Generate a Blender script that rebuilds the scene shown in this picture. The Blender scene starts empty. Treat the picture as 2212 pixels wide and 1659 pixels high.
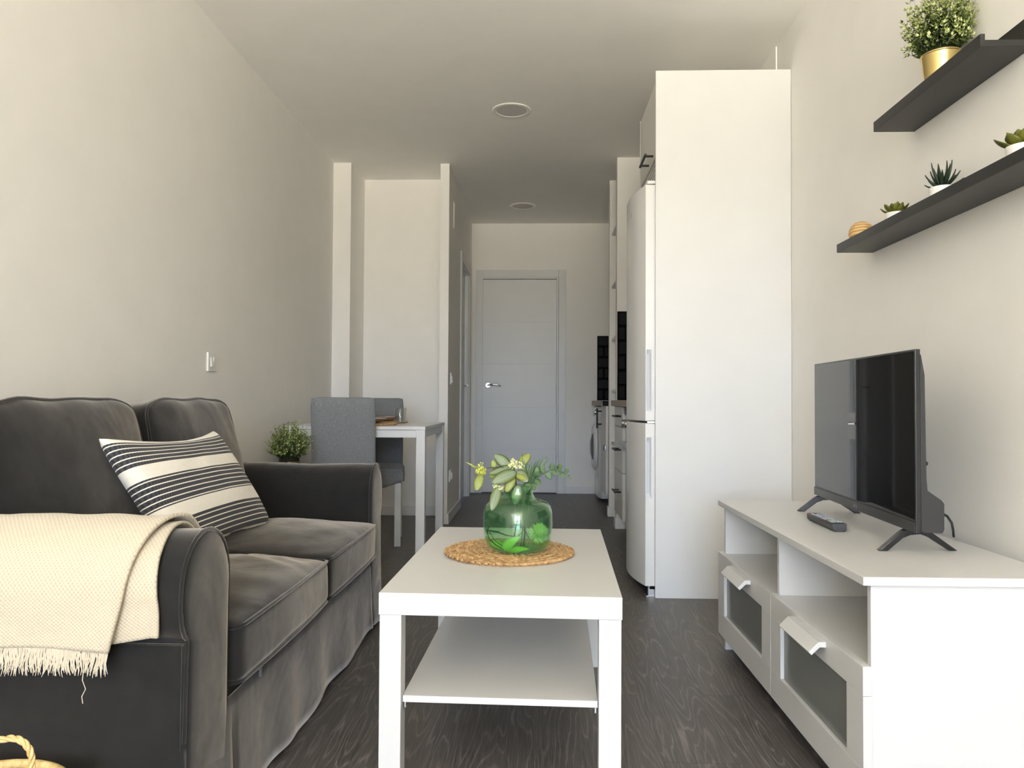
import bpy, bmesh, math, random
from mathutils import Vector, Matrix, noise
from math import sin, cos, pi, radians, sqrt
S = bpy.context.scene
COL = S.collection
rnd = random.Random(7)

# ------------------------------------------------------------------ materials
def _n(nt, t, **k):
    n = nt.nodes.new(t)
    for a, v in k.items(): setattr(n, a, v)
    return n
def _math(nt, op, a, b=None, clamp=False):
    n = _n(nt, 'ShaderNodeMath', operation=op, use_clamp=clamp)
    for i, v in enumerate((a, b)):
        if v is None: continue
        if isinstance(v, (int, float)): n.inputs[i].default_value = v
        else: nt.links.new(v, n.inputs[i])
    return n.outputs[0]
def _mix(nt, f, a, b):
    n = _n(nt, 'ShaderNodeMix', data_type='RGBA')
    for i, v in ((0, f), (6, a), (7, b)):
        if isinstance(v, (int, float)): n.inputs[i].default_value = v
        elif isinstance(v, tuple): n.inputs[i].default_value = (*v[:3], 1)
        else: nt.links.new(v, n.inputs[i])
    return n.outputs[2]
def _ramp(nt, f, stops, interp='LINEAR'):
    n = _n(nt, 'ShaderNodeValToRGB'); cr = n.color_ramp; cr.interpolation = interp
    while len(cr.elements) < len(stops): cr.elements.new(0.5)
    for e, (p, c) in zip(cr.elements, stops):
        e.position = p; e.color = (c, c, c, 1) if isinstance(c, (int, float)) else (*c[:3], 1)
    nt.links.new(f, n.inputs[0]); return n.outputs[0]
def _noise(nt, vec, scale, detail=2, rough=.5, dist=0):
    n = _n(nt, 'ShaderNodeTexNoise'); n.inputs['Scale'].default_value = scale
    n.inputs['Detail'].default_value = detail; n.inputs['Roughness'].default_value = rough
    n.inputs['Distortion'].default_value = dist
    if vec is not None: nt.links.new(vec, n.inputs['Vector'])
    return n.outputs[0]
def _scale(nt, vec, s):
    n = _n(nt, 'ShaderNodeMapping'); n.inputs['Scale'].default_value = s
    nt.links.new(vec, n.inputs['Vector']); return n.outputs[0]
def _obj(nt): return _n(nt, 'ShaderNodeTexCoord').outputs['Object']
def _bump(nt, h, strength, dist=.002):
    n = _n(nt, 'ShaderNodeBump'); n.inputs['Strength'].default_value = strength
    n.inputs['Distance'].default_value = dist; nt.links.new(h, n.inputs['Height']); return n.outputs[0]
def newmat(name):
    m = bpy.data.materials.new(name); m.use_nodes = True
    nt = m.node_tree; b = nt.nodes['Principled BSDF']; return m, nt, b
def setp(b, **k):
    for a, v in k.items():
        a = a.replace('_', ' ')
        b.inputs[a].default_value = (*v, 1) if isinstance(v, tuple) and len(v) == 3 else v
def mat(name, col, rough=.5, metal=0, var=0, vscale=6, bump=0, bscale=300, **k):
    """plain surface: colour with a slight procedural variation and optional fine bump"""
    m, nt, b = newmat(name)
    setp(b, Roughness=rough, Metallic=metal, **k)
    o = _obj(nt)
    f = _noise(nt, o, vscale, 3)
    v = var if var else .03
    dark = tuple(c * (1 - v) for c in col); lite = tuple(min(1, c * (1 + v)) for c in col)
    nt.links.new(_mix(nt, f, dark, lite), b.inputs['Base Color'])
    if bump: nt.links.new(_bump(nt, _noise(nt, o, bscale, 3), bump), b.inputs['Normal'])
    return m

M = {}
M['wall'] = mat('wall_paint', (.875, .858, .825), .75, bump=.06, bscale=240)
M['ceil'] = mat('ceiling_paint', (.885, .872, .845), .85, bump=.04, bscale=180)
M['trim'] = mat('trim_white', (.80, .80, .79), .4)
M['door'] = mat('door_lacquer', (.66, .665, .66), .38)
M['lam'] = mat('white_laminate', (.635, .638, .638), .30)
M['lamb'] = mat('white_foil', (.635, .638, .638), .34)
M['panel'] = mat('panel_laminate', (.735, .738, .735), .38)
M['kit'] = mat('kitchen_front', (.74, .725, .69), .35)
M['black'] = mat('black_plastic', (.012, .012, .013), .32)
M['blackm'] = mat('black_handle', (.008, .008, .008), .4)
M['tvback'] = mat('tv_back_plastic', (.014, .014, .0145), .5)
M['tvbez'] = mat('tv_bezel', (.011, .0115, .0125), .28)
M['ledge'] = mat('black_ledge', (.016, .016, .017), .42)
M['chrome'] = mat('chrome', (.75, .75, .76), .12, 1)
M['steel'] = mat('steel', (.5, .5, .5), .3, 1)
M['brass'] = mat('brass_pot', (.64, .50, .21), .27, 1, var=.08, vscale=14)
M['appl'] = mat('appliance_white', (.80, .80, .80), .22)
M['applgrey'] = mat('appliance_recess', (.72, .74, .77), .35)
M['gasket'] = mat('grey_gasket', (.25, .26, .27), .6)
M['dark'] = mat('dark_void', (.015, .015, .015), .7)
M['plastic'] = mat('white_plastic', (.82, .81, .78), .3)
M['ceramic'] = mat('white_ceramic', (.85, .84, .81), .25)
M['soil'] = mat('black_inner_pot', (.006, .006, .006), .7)
M['wood'] = mat('worktop_wood', (.30, .235, .165), .45, var=.2, vscale=20)
M['diff'] = mat('lamp_diffuser', (.60, .57, .56), .5)
M['tileg'] = mat('tile_grout', (.02, .02, .02), .6)
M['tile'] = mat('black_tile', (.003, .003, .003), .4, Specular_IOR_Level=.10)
M['plate'] = mat('plate_white', (.82, .80, .76), .22)
M['plateb'] = mat('plate_mat_reflection', (.40, .30, .235), .35)  # brown reflection of the placemat, painted on the plate undersides
M['stem'] = mat('stem_green', (.17, .22, .07), .6)
M['twig'] = mat('twig_brown', (.035, .03, .015), .6)
M['blue'] = mat('blue_sticker', (.25, .42, .6), .4)
M['white_mark'] = mat('light_grey_print', (.2, .21, .22), .5)

def velvet():
    m, nt, b = newmat('grey_velvet'); o = _obj(nt)
    n1 = _noise(nt, o, 4, 4, .55, .5); n2 = _noise(nt, o, 17, 3, .6, .8)
    f = _math(nt, 'ADD', _math(nt, 'MULTIPLY', n1, .6), _math(nt, 'MULTIPLY', n2, .4))
    f = _ramp(nt, f, [(.33, 0), (.67, 1)])
    nt.links.new(_mix(nt, f, (.0115, .0117, .0125), (.0165, .0165, .017)), b.inputs['Base Color'])
    setp(b, Roughness=.85, Sheen_Roughness=.42, Sheen_Tint=(.97, .905, .84))
    b.inputs['Specular IOR Level'].default_value = .12
    nt.links.new(_math(nt, 'ADD', _math(nt, 'MULTIPLY', f, .24), .44), b.inputs['Sheen Weight'])
    wr = _noise(nt, o, 6, 2, .5, .6)
    nt.links.new(_bump(nt, wr, .22, .02), b.inputs['Normal'])
    return m
M['velvet'] = velvet()

def chairfab():
    m, nt, b = newmat('grey_chair_fabric'); o = _obj(nt)
    a = _noise(nt, _scale(nt, o, (1, 1, .045)), 760, 2); c = _noise(nt, _scale(nt, o, (.15, .15, 1)), 900, 2)
    f = _math(nt, 'ADD', _math(nt, 'MULTIPLY', a, .7), _math(nt, 'MULTIPLY', c, .3))
    f = _ramp(nt, f, [(.32, 0), (.68, 1)])
    nt.links.new(_mix(nt, f, (.115, .122, .132), (.255, .265, .28)), b.inputs['Base Color'])
    setp(b, Roughness=.95, Sheen_Weight=.15); nt.links.new(_bump(nt, f, .25, .001), b.inputs['Normal'])
    return m
M['chair'] = chairfab()

def knit():
    m, nt, b = newmat('cream_weave'); o = _n(nt, 'ShaderNodeTexCoord').outputs['UV']
    s = _n(nt, 'ShaderNodeSeparateXYZ'); nt.links.new(o, s.inputs[0])
    # basket weave, 4 mm cells: warp shown on even cells, weft on odd
    K = 2 * pi / .0078
    wx = _math(nt, 'SINE', _math(nt, 'MULTIPLY', s.outputs[0], K)); wy = _math(nt, 'SINE', _math(nt, 'MULTIPLY', s.outputs[1], K))
    p = _math(nt, 'MULTIPLY', wx, wy)
    n = _noise(nt, _scale(nt, o, (1, 1, 1)), 420, 3)
    h = _math(nt, 'ADD', _math(nt, 'MULTIPLY', p, .5), n)
    f = _ramp(nt, h, [(.1, 0), (.75, 1)])
    nt.links.new(_mix(nt, f, (.42, .362, .268), (.535, .48, .38)), b.inputs['Base Color'])
    setp(b, Roughness=.95, Sheen_Weight=.2)
    nt.links.new(_bump(nt, h, .45, .0016), b.inputs['Normal'])
    return m
M['knit'] = knit()
M['yarn'] = mat('cream_yarn', (.58, .52, .42), .9, var=.1, vscale=200)

def stripes():
    m, nt, b = newmat('striped_cotton'); uv = _n(nt, 'ShaderNodeTexCoord').outputs['UV']
    s = _n(nt, 'ShaderNodeSeparateXYZ'); nt.links.new(uv, s.inputs[0])
    v = _math(nt, 'SUBTRACT', 1, s.outputs[1])
    band = _ramp(nt, v, [(0, 0), (.07, 1), (.285, 0), (.395, 1), (.635, 0), (.755, 1), (.99, 0)], 'CONSTANT')
    # thin white lines inside the dark bands
    ph = _math(nt, 'FRACT', _math(nt, 'DIVIDE', _math(nt, 'SUBTRACT', v, .027), .041))
    line = _math(nt, 'LESS_THAN', _math(nt, 'ABSOLUTE', _math(nt, 'SUBTRACT', ph, .52)), .105)
    edge = _math(nt, 'LESS_THAN', v, .99)
    dark = _math(nt, 'MULTIPLY', band, _math(nt, 'SUBTRACT', 1, line))
    tri = _math(nt, 'ABSOLUTE', _math(nt, 'SUBTRACT', ph, .02))
    zz = _math(nt, 'SINE', _math(nt, 'ADD', _math(nt, 'MULTIPLY', s.outputs[0], 420), _math(nt, 'MULTIPLY', tri, 9)))
    zz = _math(nt, 'MULTIPLY', _math(nt, 'ADD', zz, 1), .5)
    dk = _mix(nt, zz, (.018, .018, .023), (.062, .06, .066))
    lt = _mix(nt, _noise(nt, _scale(nt, uv, (1, 1, 1)), 30, 3), (.74, .70, .62), (.84, .80, .73))
    nt.links.new(_mix(nt, dark, lt, dk), b.inputs['Base Color'])
    setp(b, Roughness=.95, Sheen_Weight=.1)
    nt.links.new(_bump(nt, _math(nt, 'MULTIPLY', zz, dark), .3, .001), b.inputs['Normal'])
    return m
M['stripe'] = stripes()

def floor_mat():
    m, nt, b = newmat('dark_oak_planks'); o = _obj(nt)
    s = _n(nt, 'ShaderNodeSeparateXYZ'); nt.links.new(o, s.inputs[0])
    X = _math(nt, 'ADD', s.outputs[0], 10.06); Y = _math(nt, 'ADD', s.outputs[1], 10.0)
    W, L = .192, 1.285
    xr = _math(nt, 'DIVIDE', X, W); row = _math(nt, 'FLOOR', xr); fx = _math(nt, 'FRACT', xr)
    wn = _n(nt, 'ShaderNodeTexWhiteNoise', noise_dimensions='1D'); nt.links.new(row, wn.inputs['W'])
    yr = _math(nt, 'ADD', _math(nt, 'DIVIDE', Y, L), _math(nt, 'MULTIPLY', wn.outputs[0], 1))
    colm = _math(nt, 'FLOOR', yr); fy = _math(nt, 'FRACT', yr)
    pid = _math(nt, 'ADD', _math(nt, 'MULTIPLY', row, 17.31), _math(nt, 'MULTIPLY', colm, 5.77))
    w2 = _n(nt, 'ShaderNodeTexWhiteNoise', noise_dimensions='1D'); nt.links.new(pid, w2.inputs['W'])
    rv = _n(nt, 'ShaderNodeSeparateColor'); nt.links.new(w2.outputs[1], rv.inputs[0])
    cx = _n(nt, 'ShaderNodeCombineXYZ')
    nt.links.new(_math(nt, 'ADD', X, _math(nt, 'MULTIPLY', rv.outputs[0], 40)), cx.inputs[0])
    nt.links.new(_math(nt, 'ADD', Y, _math(nt, 'MULTIPLY', rv.outputs[1], 40)), cx.inputs[1])
    g = cx.outputs[0]
    n1 = _noise(nt, _scale(nt, g, (8.5, .85, 1)), 1.0, 2.0, .42, .2)
    wob = _noise(nt, _scale(nt, g, (55, 6, 1)), 1.0, 3, .6)
    fld = _math(nt, 'ADD', _math(nt, 'MULTIPLY', n1, 21), _math(nt, 'MULTIPLY', wob, .8))
    fr = _math(nt, 'FRACT', fld)
    ring = _ramp(nt, fr, [(0, .75), (.07, .12), (.5, 0), (.80, .12), (.93, 1), (1, .75)])
    fine = _noise(nt, _scale(nt, g, (330, 7, 1)), 1.0, 3, .6)
    finer = _ramp(nt, fine, [(.42, 0), (.66, 1)])
    brk = _ramp(nt, _noise(nt, _scale(nt, g, (16, 5, 1)), 1.0, 3, .6), [(.30, .1), (.6, 1)])
    light = _math(nt, 'ADD', _math(nt, 'MULTIPLY', _math(nt, 'MULTIPLY', ring, brk), .70), _math(nt, 'MULTIPLY', finer, .34), clamp=True)
    tone = _mix(nt, rv.outputs[2], (.050, .0445, .041), (.080, .071, .065))
    c = _mix(nt, light, tone, (.23, .212, .20))
    sx = _math(nt, 'LESS_THAN', fx, .010); sy = _math(nt, 'LESS_THAN', fy, .0022)
    seam = _math(nt, 'MAXIMUM', sx, sy)
    c = _mix(nt, _math(nt, 'MULTIPLY', seam, .55), c, (.012, .011, .010))
    nt.links.new(c, b.inputs['Base Color'])
    nt.links.new(_math(nt, 'ADD', _math(nt, 'MULTIPLY', light, .12), .40), b.inputs['Roughness'])
    h = _math(nt, 'SUBTRACT', _math(nt, 'MULTIPLY', light, -.3), _math(nt, 'MULTIPLY', seam, 1))
    nt.links.new(_bump(nt, h, .22, .0012), b.inputs['Normal'])
    return m
M['floor'] = floor_mat()

def straw(name, a, c):
    m, nt, b = newmat(name); o = _obj(nt)
    f = _noise(nt, o, 70, 3, .6); f2 = _noise(nt, o, 420, 2)
    f = _ramp(nt, _math(nt, 'ADD', _math(nt, 'MULTIPLY', f, .75), _math(nt, 'MULTIPLY', f2, .25)), [(.35, 0), (.65, 1)])
    nt.links.new(_mix(nt, f, a, c), b.inputs['Base Color']); setp(b, Roughness=.6)
    nt.links.new(_bump(nt, f2, .3, .001), b.inputs['Normal']); return m
M['straw'] = straw('water_hyacinth', (.25, .13, .045), (.60, .40, .20))
M['rope'] = straw('jute_rope', (.42, .28, .10), (.74, .56, .27))

def ballwood():
    m, nt, b = newmat('striped_pine'); o = _obj(nt)
    s = _n(nt, 'ShaderNodeSeparateXYZ'); nt.links.new(o, s.inputs[0])
    z = _math(nt, 'ADD', s.outputs[2], _math(nt, 'MULTIPLY', _math(nt, 'SUBTRACT', _noise(nt, o, 14, 2), .5), .012))
    w = _math(nt, 'SINE', _math(nt, 'MULTIPLY', _math(nt, 'ADD', z, _math(nt, 'MULTIPLY', s.outputs[1], .18)), 2 * pi / .0105))
    f = _ramp(nt, _math(nt, 'MULTIPLY', _math(nt, 'ADD', w, 1), .5), [(.1, 0), (.8, 1)])
    nt.links.new(_mix(nt, f, (.40, .22, .075), (.68, .46, .20)), b.inputs['Base Color']); setp(b, Roughness=.5); return m
M['ball'] = ballwood()

def leafmat(name, edge, mid, uvvar=True, rough=.45):
    m, nt, b = newmat(name); uv = _n(nt, 'ShaderNodeTexCoord').outputs['UV']
    s = _n(nt, 'ShaderNodeSeparateXYZ'); nt.links.new(uv, s.inputs[0])
    d = _math(nt, 'ABSOLUTE', _math(nt, 'SUBTRACT', s.outputs[0], .5))
    n = _noise(nt, _scale(nt, uv, (22, 16, 1)), 3.0, 4, .75)
    vein = _math(nt, 'FRACT', _math(nt, 'ADD', _math(nt, 'MULTIPLY', s.outputs[1], 7), _math(nt, 'MULTIPLY', d, -6)))
    vein = _math(nt, 'LESS_THAN', vein, .14)
    f = _math(nt, 'ADD', _math(nt, 'MULTIPLY', d, 2.2), _math(nt, 'MULTIPLY', _math(nt, 'SUBTRACT', n, .5), 1.7))
    f = _math(nt, 'ADD', _math(nt, 'ADD', f, _math(nt, 'MULTIPLY', vein, .22)), _math(nt, 'MULTIPLY', _math(nt, 'LESS_THAN', d, .025), .6))
    f = _ramp(nt, f, [(.30, 0), (.95, 1)])
    nt.links.new(_mix(nt, f, mid, edge), b.inputs['Base Color'])
    setp(b, Roughness=rough); b.inputs['Subsurface Weight'].default_value = 0
    return m
M['hoya'] = leafmat('variegated_leaf', (.085, .115, .022), (.185, .245, .165))
M['hoyay'] = leafmat('yellow_leaf', (.165, .195, .025), (.215, .255, .045))
M['euca'] = leafmat('eucalyptus_leaf', (.055, .105, .045), (.085, .145, .065))
M['blade'] = leafmat('grass_blade', (.045, .105, .04), (.10, .17, .08))
M['mumg'] = leafmat('green_petal', (.60, .80, .34), (.74, .88, .46))
M['mumleaf'] = leafmat('green_leaf', (.16, .40, .05), (.26, .52, .10))
M['flower'] = mat('cream_flower', (.80, .80, .42), .6, var=.1, vscale=80)
M['flowery'] = mat('yellow_flower', (.62, .66, .08), .6, var=.15, vscale=80)
M['succ'] = leafmat('succulent_leaf', (.085, .09, .006), (.125, .135, .015))
M['aloe'] = leafmat('aloe_leaf', (.012, .026, .014), (.022, .045, .022))

def foliage():
    m, nt, b = newmat('boxwood_foliage')
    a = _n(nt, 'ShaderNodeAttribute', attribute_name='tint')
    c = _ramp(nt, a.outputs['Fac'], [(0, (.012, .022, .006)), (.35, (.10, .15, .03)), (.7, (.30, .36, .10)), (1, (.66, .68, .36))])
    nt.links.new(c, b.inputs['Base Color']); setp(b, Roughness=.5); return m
M['foliage'] = foliage()

def thin_glass(name, tint, refl=1.0, body=None):
    m = bpy.data.materials.new(name); m.use_nodes = True; nt = m.node_tree; nt.nodes.clear()
    out = _n(nt, 'ShaderNodeOutputMaterial'); mx = _n(nt, 'ShaderNodeMixShader')
    tr = _n(nt, 'ShaderNodeBsdfTransparent'); gl = _n(nt, 'ShaderNodeBsdfGlossy'); gl.inputs['Roughness'].default_value = .02
    lw = _n(nt, 'ShaderNodeLayerWeight'); lw.inputs['Blend'].default_value = .5
    fres = _math(nt, 'ADD', _math(nt, 'MULTIPLY', _math(nt, 'POWER', lw.outputs['Facing'], 4.5), .9), .045)
    n = _noise(nt, _obj(nt), 60, 2)
    c = _mix(nt, n, tuple(t * .97 for t in tint), tint)
    lay = _n(nt, 'ShaderNodeLayerWeight'); lay.inputs['Blend'].default_value = .35
    c2 = _mix(nt, lay.outputs['Facing'], c, tuple(t ** 2.2 for t in tint))
    nt.links.new(c2, tr.inputs['Color']); gl.inputs['Color'].default_value = (refl, refl, refl, 1)
    nt.links.new(fres, mx.inputs[0]); nt.links.new(tr.outputs[0], mx.inputs[1]); nt.links.new(gl.outputs[0], mx.inputs[2])
    if body:
        df = _n(nt, 'ShaderNodeBsdfDiffuse'); df.inputs['Color'].default_value = (*body, 1); m2 = _n(nt, 'ShaderNodeMixShader'); m2.inputs[0].default_value = .028
        nt.links.new(mx.outputs[0], m2.inputs[1]); nt.links.new(df.outputs[0], m2.inputs[2]); nt.links.new(m2.outputs[0], out.inputs[0])
    else: nt.links.new(mx.outputs[0], out.inputs[0])
    return m
M['vase'] = thin_glass('green_vase_glass', (.82, .935, .83), body=(.16, .50, .22))
M['glass'] = thin_glass('clear_glass', (.955, .965, .96))
M['smoke'] = mat('frosted_dark_glass', (.155, .165, .16), .22, var=.1, vscale=3)
M['porthole'] = mat('porthole_glass', (.10, .11, .13), .08)
M['ovenglass'] = mat('oven_glass', (.01, .01, .011), .06)
M['screen'] = mat('tv_screen', (.002, .002, .0025), .03, var=.02)

# ------------------------------------------------------------------ mesh helpers
class MB:
    def __init__(s): s.bm = bmesh.new(); s.uv = None; s.tint = None
    def box(s, x0, x1, y0, y1, z0, z1):
        v = [s.bm.verts.new((x, y, z)) for x in (x0, x1) for y in (y0, y1) for z in (z0, z1)]
        for f in ((0, 1, 3, 2), (4, 6, 7, 5), (0, 4, 5, 1), (2, 3, 7, 6), (0, 2, 6, 4), (1, 5, 7, 3)):
            s.bm.faces.new([v[i] for i in f])
        return s
    def prism(s, poly, axis, a0, a1):
        """poly: list of 2D points in the two other axes (order x,y,z), extruded along axis"""
        def P(p, a):
            return {'x': (a, p[0], p[1]), 'y': (p[0], a, p[1]), 'z': (p[0], p[1], a)}[axis]
        A = [s.bm.verts.new(P(p, a0)) for p in poly]; B = [s.bm.verts.new(P(p, a1)) for p in poly]
        n = len(poly)
        s.bm.faces.new(A); s.bm.faces.new(B[::-1])
        for i in range(n): s.bm.faces.new((A[i], B[i], B[(i + 1) % n], A[(i + 1) % n]))
        return s
    def lathe(s, prof, c=(0, 0, 0), n=48, sx=1, sy=1):
        rings = []
        for r, z in prof:
            if r < 1e-6: rings.append([s.bm.verts.new((c[0], c[1], c[2] + z))])
            else: rings.append([s.bm.verts.new((c[0] + r * sx * cos(2 * pi * i / n), c[1] + r * sy * sin(2 * pi * i / n), c[2] + z)) for i in range(n)])
        for a, b in zip(rings, rings[1:]):
            if len(a) == 1 and len(b) == 1: continue
            for i in range(n):
                j = (i + 1) % n
                if len(a) == 1: s.bm.faces.new((a[0], b[i], b[j]))
                elif len(b) == 1: s.bm.faces.new((a[i], a[j], b[0]))
                else: s.bm.faces.new((a[i], a[j], b[j], b[i]))
        return s
    def tube(s, pts, r, n=8, closed=False, flat=None):
        pts = [Vector(p) for p in pts]; N = len(pts); rings = []
        up = None
        for i, p in enumerate(pts):
            a = pts[(i - 1) % N] if (closed or i > 0) else p; b = pts[(i + 1) % N] if (closed or i < N - 1) else p
            t = (b - a).normalized()
            if up is None:
                up = Vector((0, 0, 1)) if abs(t.z) < .9 else Vector((1, 0, 0))
            u = (up - t * up.dot(t)).normalized(); w = t.cross(u); up = u
            rr = r[i] if isinstance(r, (list, tuple)) else r
            rings.append([s.bm.verts.new(p + u * rr * cos(2 * pi * k / n) + w * rr * sin(2 * pi * k / n)) for k in range(n)])
        R = range(N) if closed else range(N - 1)
        for i in R:
            a, b = rings[i], rings[(i + 1) % N]
            for k in range(n): s.bm.faces.new((a[k], a[(k + 1) % n], b[(k + 1) % n], b[k]))
        if not closed:
            s.bm.faces.new(rings[0][::-1]); s.bm.faces.new(rings[-1])
        return s
    def sphere(s, c, r, nu=20, nv=12, sc=(1, 1, 1)):
        prof = [(r * sin(pi * i / nv), -r * cos(pi * i / nv)) for i in range(nv + 1)]
        prof[0] = (0, -r); prof[-1] = (0, r)
        return s.lathe([(a, b * sc[2]) for a, b in prof], c, nu, sc[0], sc[1])
    def grid(s, f, nu, nv, uvf=None):
        if uvf and s.uv is None: s.uv = s.bm.loops.layers.uv.new('UVMap')
        V = [[s.bm.verts.new(f(i / nu, j / nv)) for j in range(nv + 1)] for i in range(nu + 1)]
        for i in range(nu):
            for j in range(nv):
                fc = s.bm.faces.new((V[i][j], V[i + 1][j], V[i + 1][j + 1], V[i][j + 1]))
                if uvf:
                    for l, (a, b) in zip(fc.loops, ((i, j), (i + 1, j), (i + 1, j + 1), (i, j + 1))): l[s.uv].uv = uvf(a / nu, b / nv)
        return V
    def leaf(s, base, tip, w, nrm, bend=.15, nu=4, nv=7, shape=.5, fold=.12, pw=.75):
        """blade from base to tip, half-width w, curved along nrm"""
        base, tip, nrm = Vector(base), Vector(tip), Vector(nrm)
        L = (tip - base); l = L.length; t = L.normalized(); sd = t.cross(nrm).normalized(); nn = sd.cross(t).normalized()
        def f(u, v):
            ww = w * (sin(pi * min(1, max(0, v)) ** (shape * 1.45)) ** pw if 0 < v < 1 else .02)
            a = (u - .5) * 2
            return base + t * l * v + sd * ww * a + nn * (bend * l * (4 * v * (1 - v)) * .5 - fold * ww * (1 - abs(a)) )
        s.grid(f, nu, nv, lambda u, v: (u, v)); return s
    def xf(s, mtx): bmesh.ops.transform(s.bm, matrix=mtx, verts=s.bm.verts); return s

def root_loc(o):
    while o.parent: o = o.parent
    return o
def place(name, mb, m, parent=None, local=False, loc=None, smooth=40, bev=0, seg=2, sub=0, solid=0, solid_off=0):
    """link the collected shapes as ONE mesh object. Shapes are written in room coordinates unless local."""
    bm = mb.bm
    bmesh.ops.recalc_face_normals(bm, faces=bm.faces)
    me = bpy.data.meshes.new(name)
    o = bpy.data.objects.new(name, me)
    off = Vector((0, 0, 0))
    if parent is not None:
        if not local: off = root_loc(parent).location.copy()
        o.parent = parent
    elif loc is not None:
        o.location = loc
        if not local: off = Vector(loc)
    for v in bm.verts: v.co -= off
    bm.to_mesh(me); bm.free()
    me.materials.append(m)
    if smooth:
        for p in me.polygons: p.use_smooth = True
        me.set_sharp_from_angle(angle=radians(smooth))
    if solid:
        md = o.modifiers.new('thick', 'SOLIDIFY'); md.thickness = solid; md.offset = solid_off
    if bev:
        md = o.modifiers.new('bevel', 'BEVEL'); md.width = bev; md.segments = seg; md.limit_method = 'ANGLE'; md.angle_limit = radians(40)
        md.harden_normals = False
    if sub:
        md = o.modifiers.new('sub', 'SUBSURF'); md.levels = sub; md.render_levels = sub
    COL.objects.link(o)
    return o
def tag(o, label, cat, group=None, kind=None):
    o['label'] = label; o['category'] = cat
    if group: o['group'] = group
    if kind: o['kind'] = kind
    return o
def empty(name, loc, label, cat, group=None, rz=0, rot=None):
    o = bpy.data.objects.new(name, None); o.empty_display_size = .05
    o.location = loc; o.rotation_euler = rot if rot else (0, 0, rz); COL.objects.link(o)
    return tag(o, label, cat, group)
def struct(name, mb, m, parent=None, **k):
    o = place(name, mb, m, parent, **k)
    if parent is None: o['kind'] = 'structure'
    return o
def copy_tree(o, parent=None):
    c = o.copy(); COL.objects.link(c)
    if parent: c.parent = parent
    for ch in list(o.children): copy_tree(ch, c)
    return c
def B(*a): return MB().box(*a)
def rectpath(x0, x1, y0, y1, z, r, n=6):
    p = []
    for cx, cy, a0 in ((x1 - r, y1 - r, 0), (x0 + r, y1 - r, pi / 2), (x0 + r, y0 + r, pi), (x1 - r, y0 + r, 1.5 * pi)):
        for i in range(n + 1):
            a = a0 + pi / 2 * i / n; p.append((cx + r * cos(a), cy + r * sin(a), z))
    return p

# ------------------------------------------------------------------ room shell
XL, XR, H, YW, YE = -1.49, 1.14, 2.6, -5.0, 7.29
struct('floor', B(XL - .1, XR + .1, YW - .12, YE + .1, -.1, 0), M['floor'], smooth=0)
struct('ceiling', B(XL - .1, XR + .1, YW - .12, YE + .1, H, H + .1), M['ceil'], smooth=0)
struct('wall_left', B(XL - .1, XL, YW - .12, 5.82, 0, H), M['wall'], smooth=0)
struct('wall_right', B(XR, XR + .1, YW - .12, YE + .1, 0, H), M['wall'], smooth=0)
struct('wall_pillar', B(XL, -1.362, 5.392, 5.82, 0, H), M['wall'], smooth=0)
struct('wall_niche', B(XL - .1, -.719, 5.82, 5.92, 0, H), M['wall'], smooth=0)
w = B(-.719, -.6545, 5.43, 6.305, 0, H); w.box(-.719, -.6545, 7.015, YE, 0, H); w.box(-.719, -.6545, 6.305, 7.015, 2.055, H)
struct('wall_hall', w, M['wall'], smooth=0)
w = B(-.75, -.60, YE, YE + .1, 0, H); w.box(.235, XR + .1, YE, YE + .1, 0, H); w.box(-.60, .235, YE, YE + .1, 2.10, H); w.box(-.60, .235, YE + .045, YE + .1, 0, 2.10)
struct('wall_back', w, M['wall'], smooth=0)
struct('wall_kitchen', B(.544, XR, 5.31, 5.41, 0, H), M['wall'], smooth=0)
struct('wall_laundry', B(.544, XR, 5.87, 5.95, 0, H), M['wall'], smooth=0)
# window wall behind the camera: one wide opening to the balcony
WX0, WX1, WZ0, WZ1 = -1.40, 1.05, .02, 2.45
w = B(XL, WX0, YW - .12, YW, 0, H); w.box(WX1, XR, YW - .12, YW, 0, H); w.box(WX0, WX1, YW - .12, YW, WZ1, H); w.box(WX0, WX1, YW - .12, YW, 0, WZ0)
struct('wall_front', w, M['wall'], smooth=0)
w = MB(); fw = .05
for x0, x1 in ((WX0, WX0 + fw), (WX1 - fw, WX1), (-.17, -.09)): w.box(x0, x1, YW - .09, YW - .03, WZ0, WZ1)
for z0, z1 in ((WZ0, WZ0 + fw), (WZ1 - fw, WZ1)): w.box(WX0 + fw, -.17, YW - .09, YW - .03, z0, z1); w.box(-.09, WX1 - fw, YW - .09, YW - .03, z0, z1)
struct('window_1', w, M['trim'], smooth=0)
struct('trim_1', B(1.134, XR, 3.66, 5.31, 2.42, H), M['wall'], smooth=0)
# skirting boards
bh, bt = .073, .012
struct('baseboard_left', B(XL, XL + bt, YW, 5.392, 0, bh), M['trim'], smooth=0, bev=.002)
struct('baseboard_right', B(XR - bt, XR, YW, 3.45, 0, bh), M['trim'], smooth=0, bev=.002)
w = B(-1.362, -.719, 5.82 - bt, 5.82, 0, bh)
struct('baseboard_niche', w, M['trim'], smooth=0, bev=.002)
w = MB(); w.prism([(-.719, 5.418), (-.6425, 5.418), (-.6425, 6.24), (-.6545, 6.24), (-.6545, 5.43), (-.719, 5.43)], 'z', 0, bh)
struct('baseboard_hall', w, M['trim'], smooth=0, bev=.002)
struct('baseboard_back', B(.262, .56, YE - bt, YE, 0, bh), M['trim'], smooth=0, bev=.002)
w = MB(); w.prism([(.532, 5.298), (.60, 5.298), (.60, 5.31), (.544, 5.31), (.544, 5.41), (.532, 5.41)], 'z', 0, bh)
struct('baseboard_kitchen', w, M['trim'], smooth=0, bev=.002)
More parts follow.
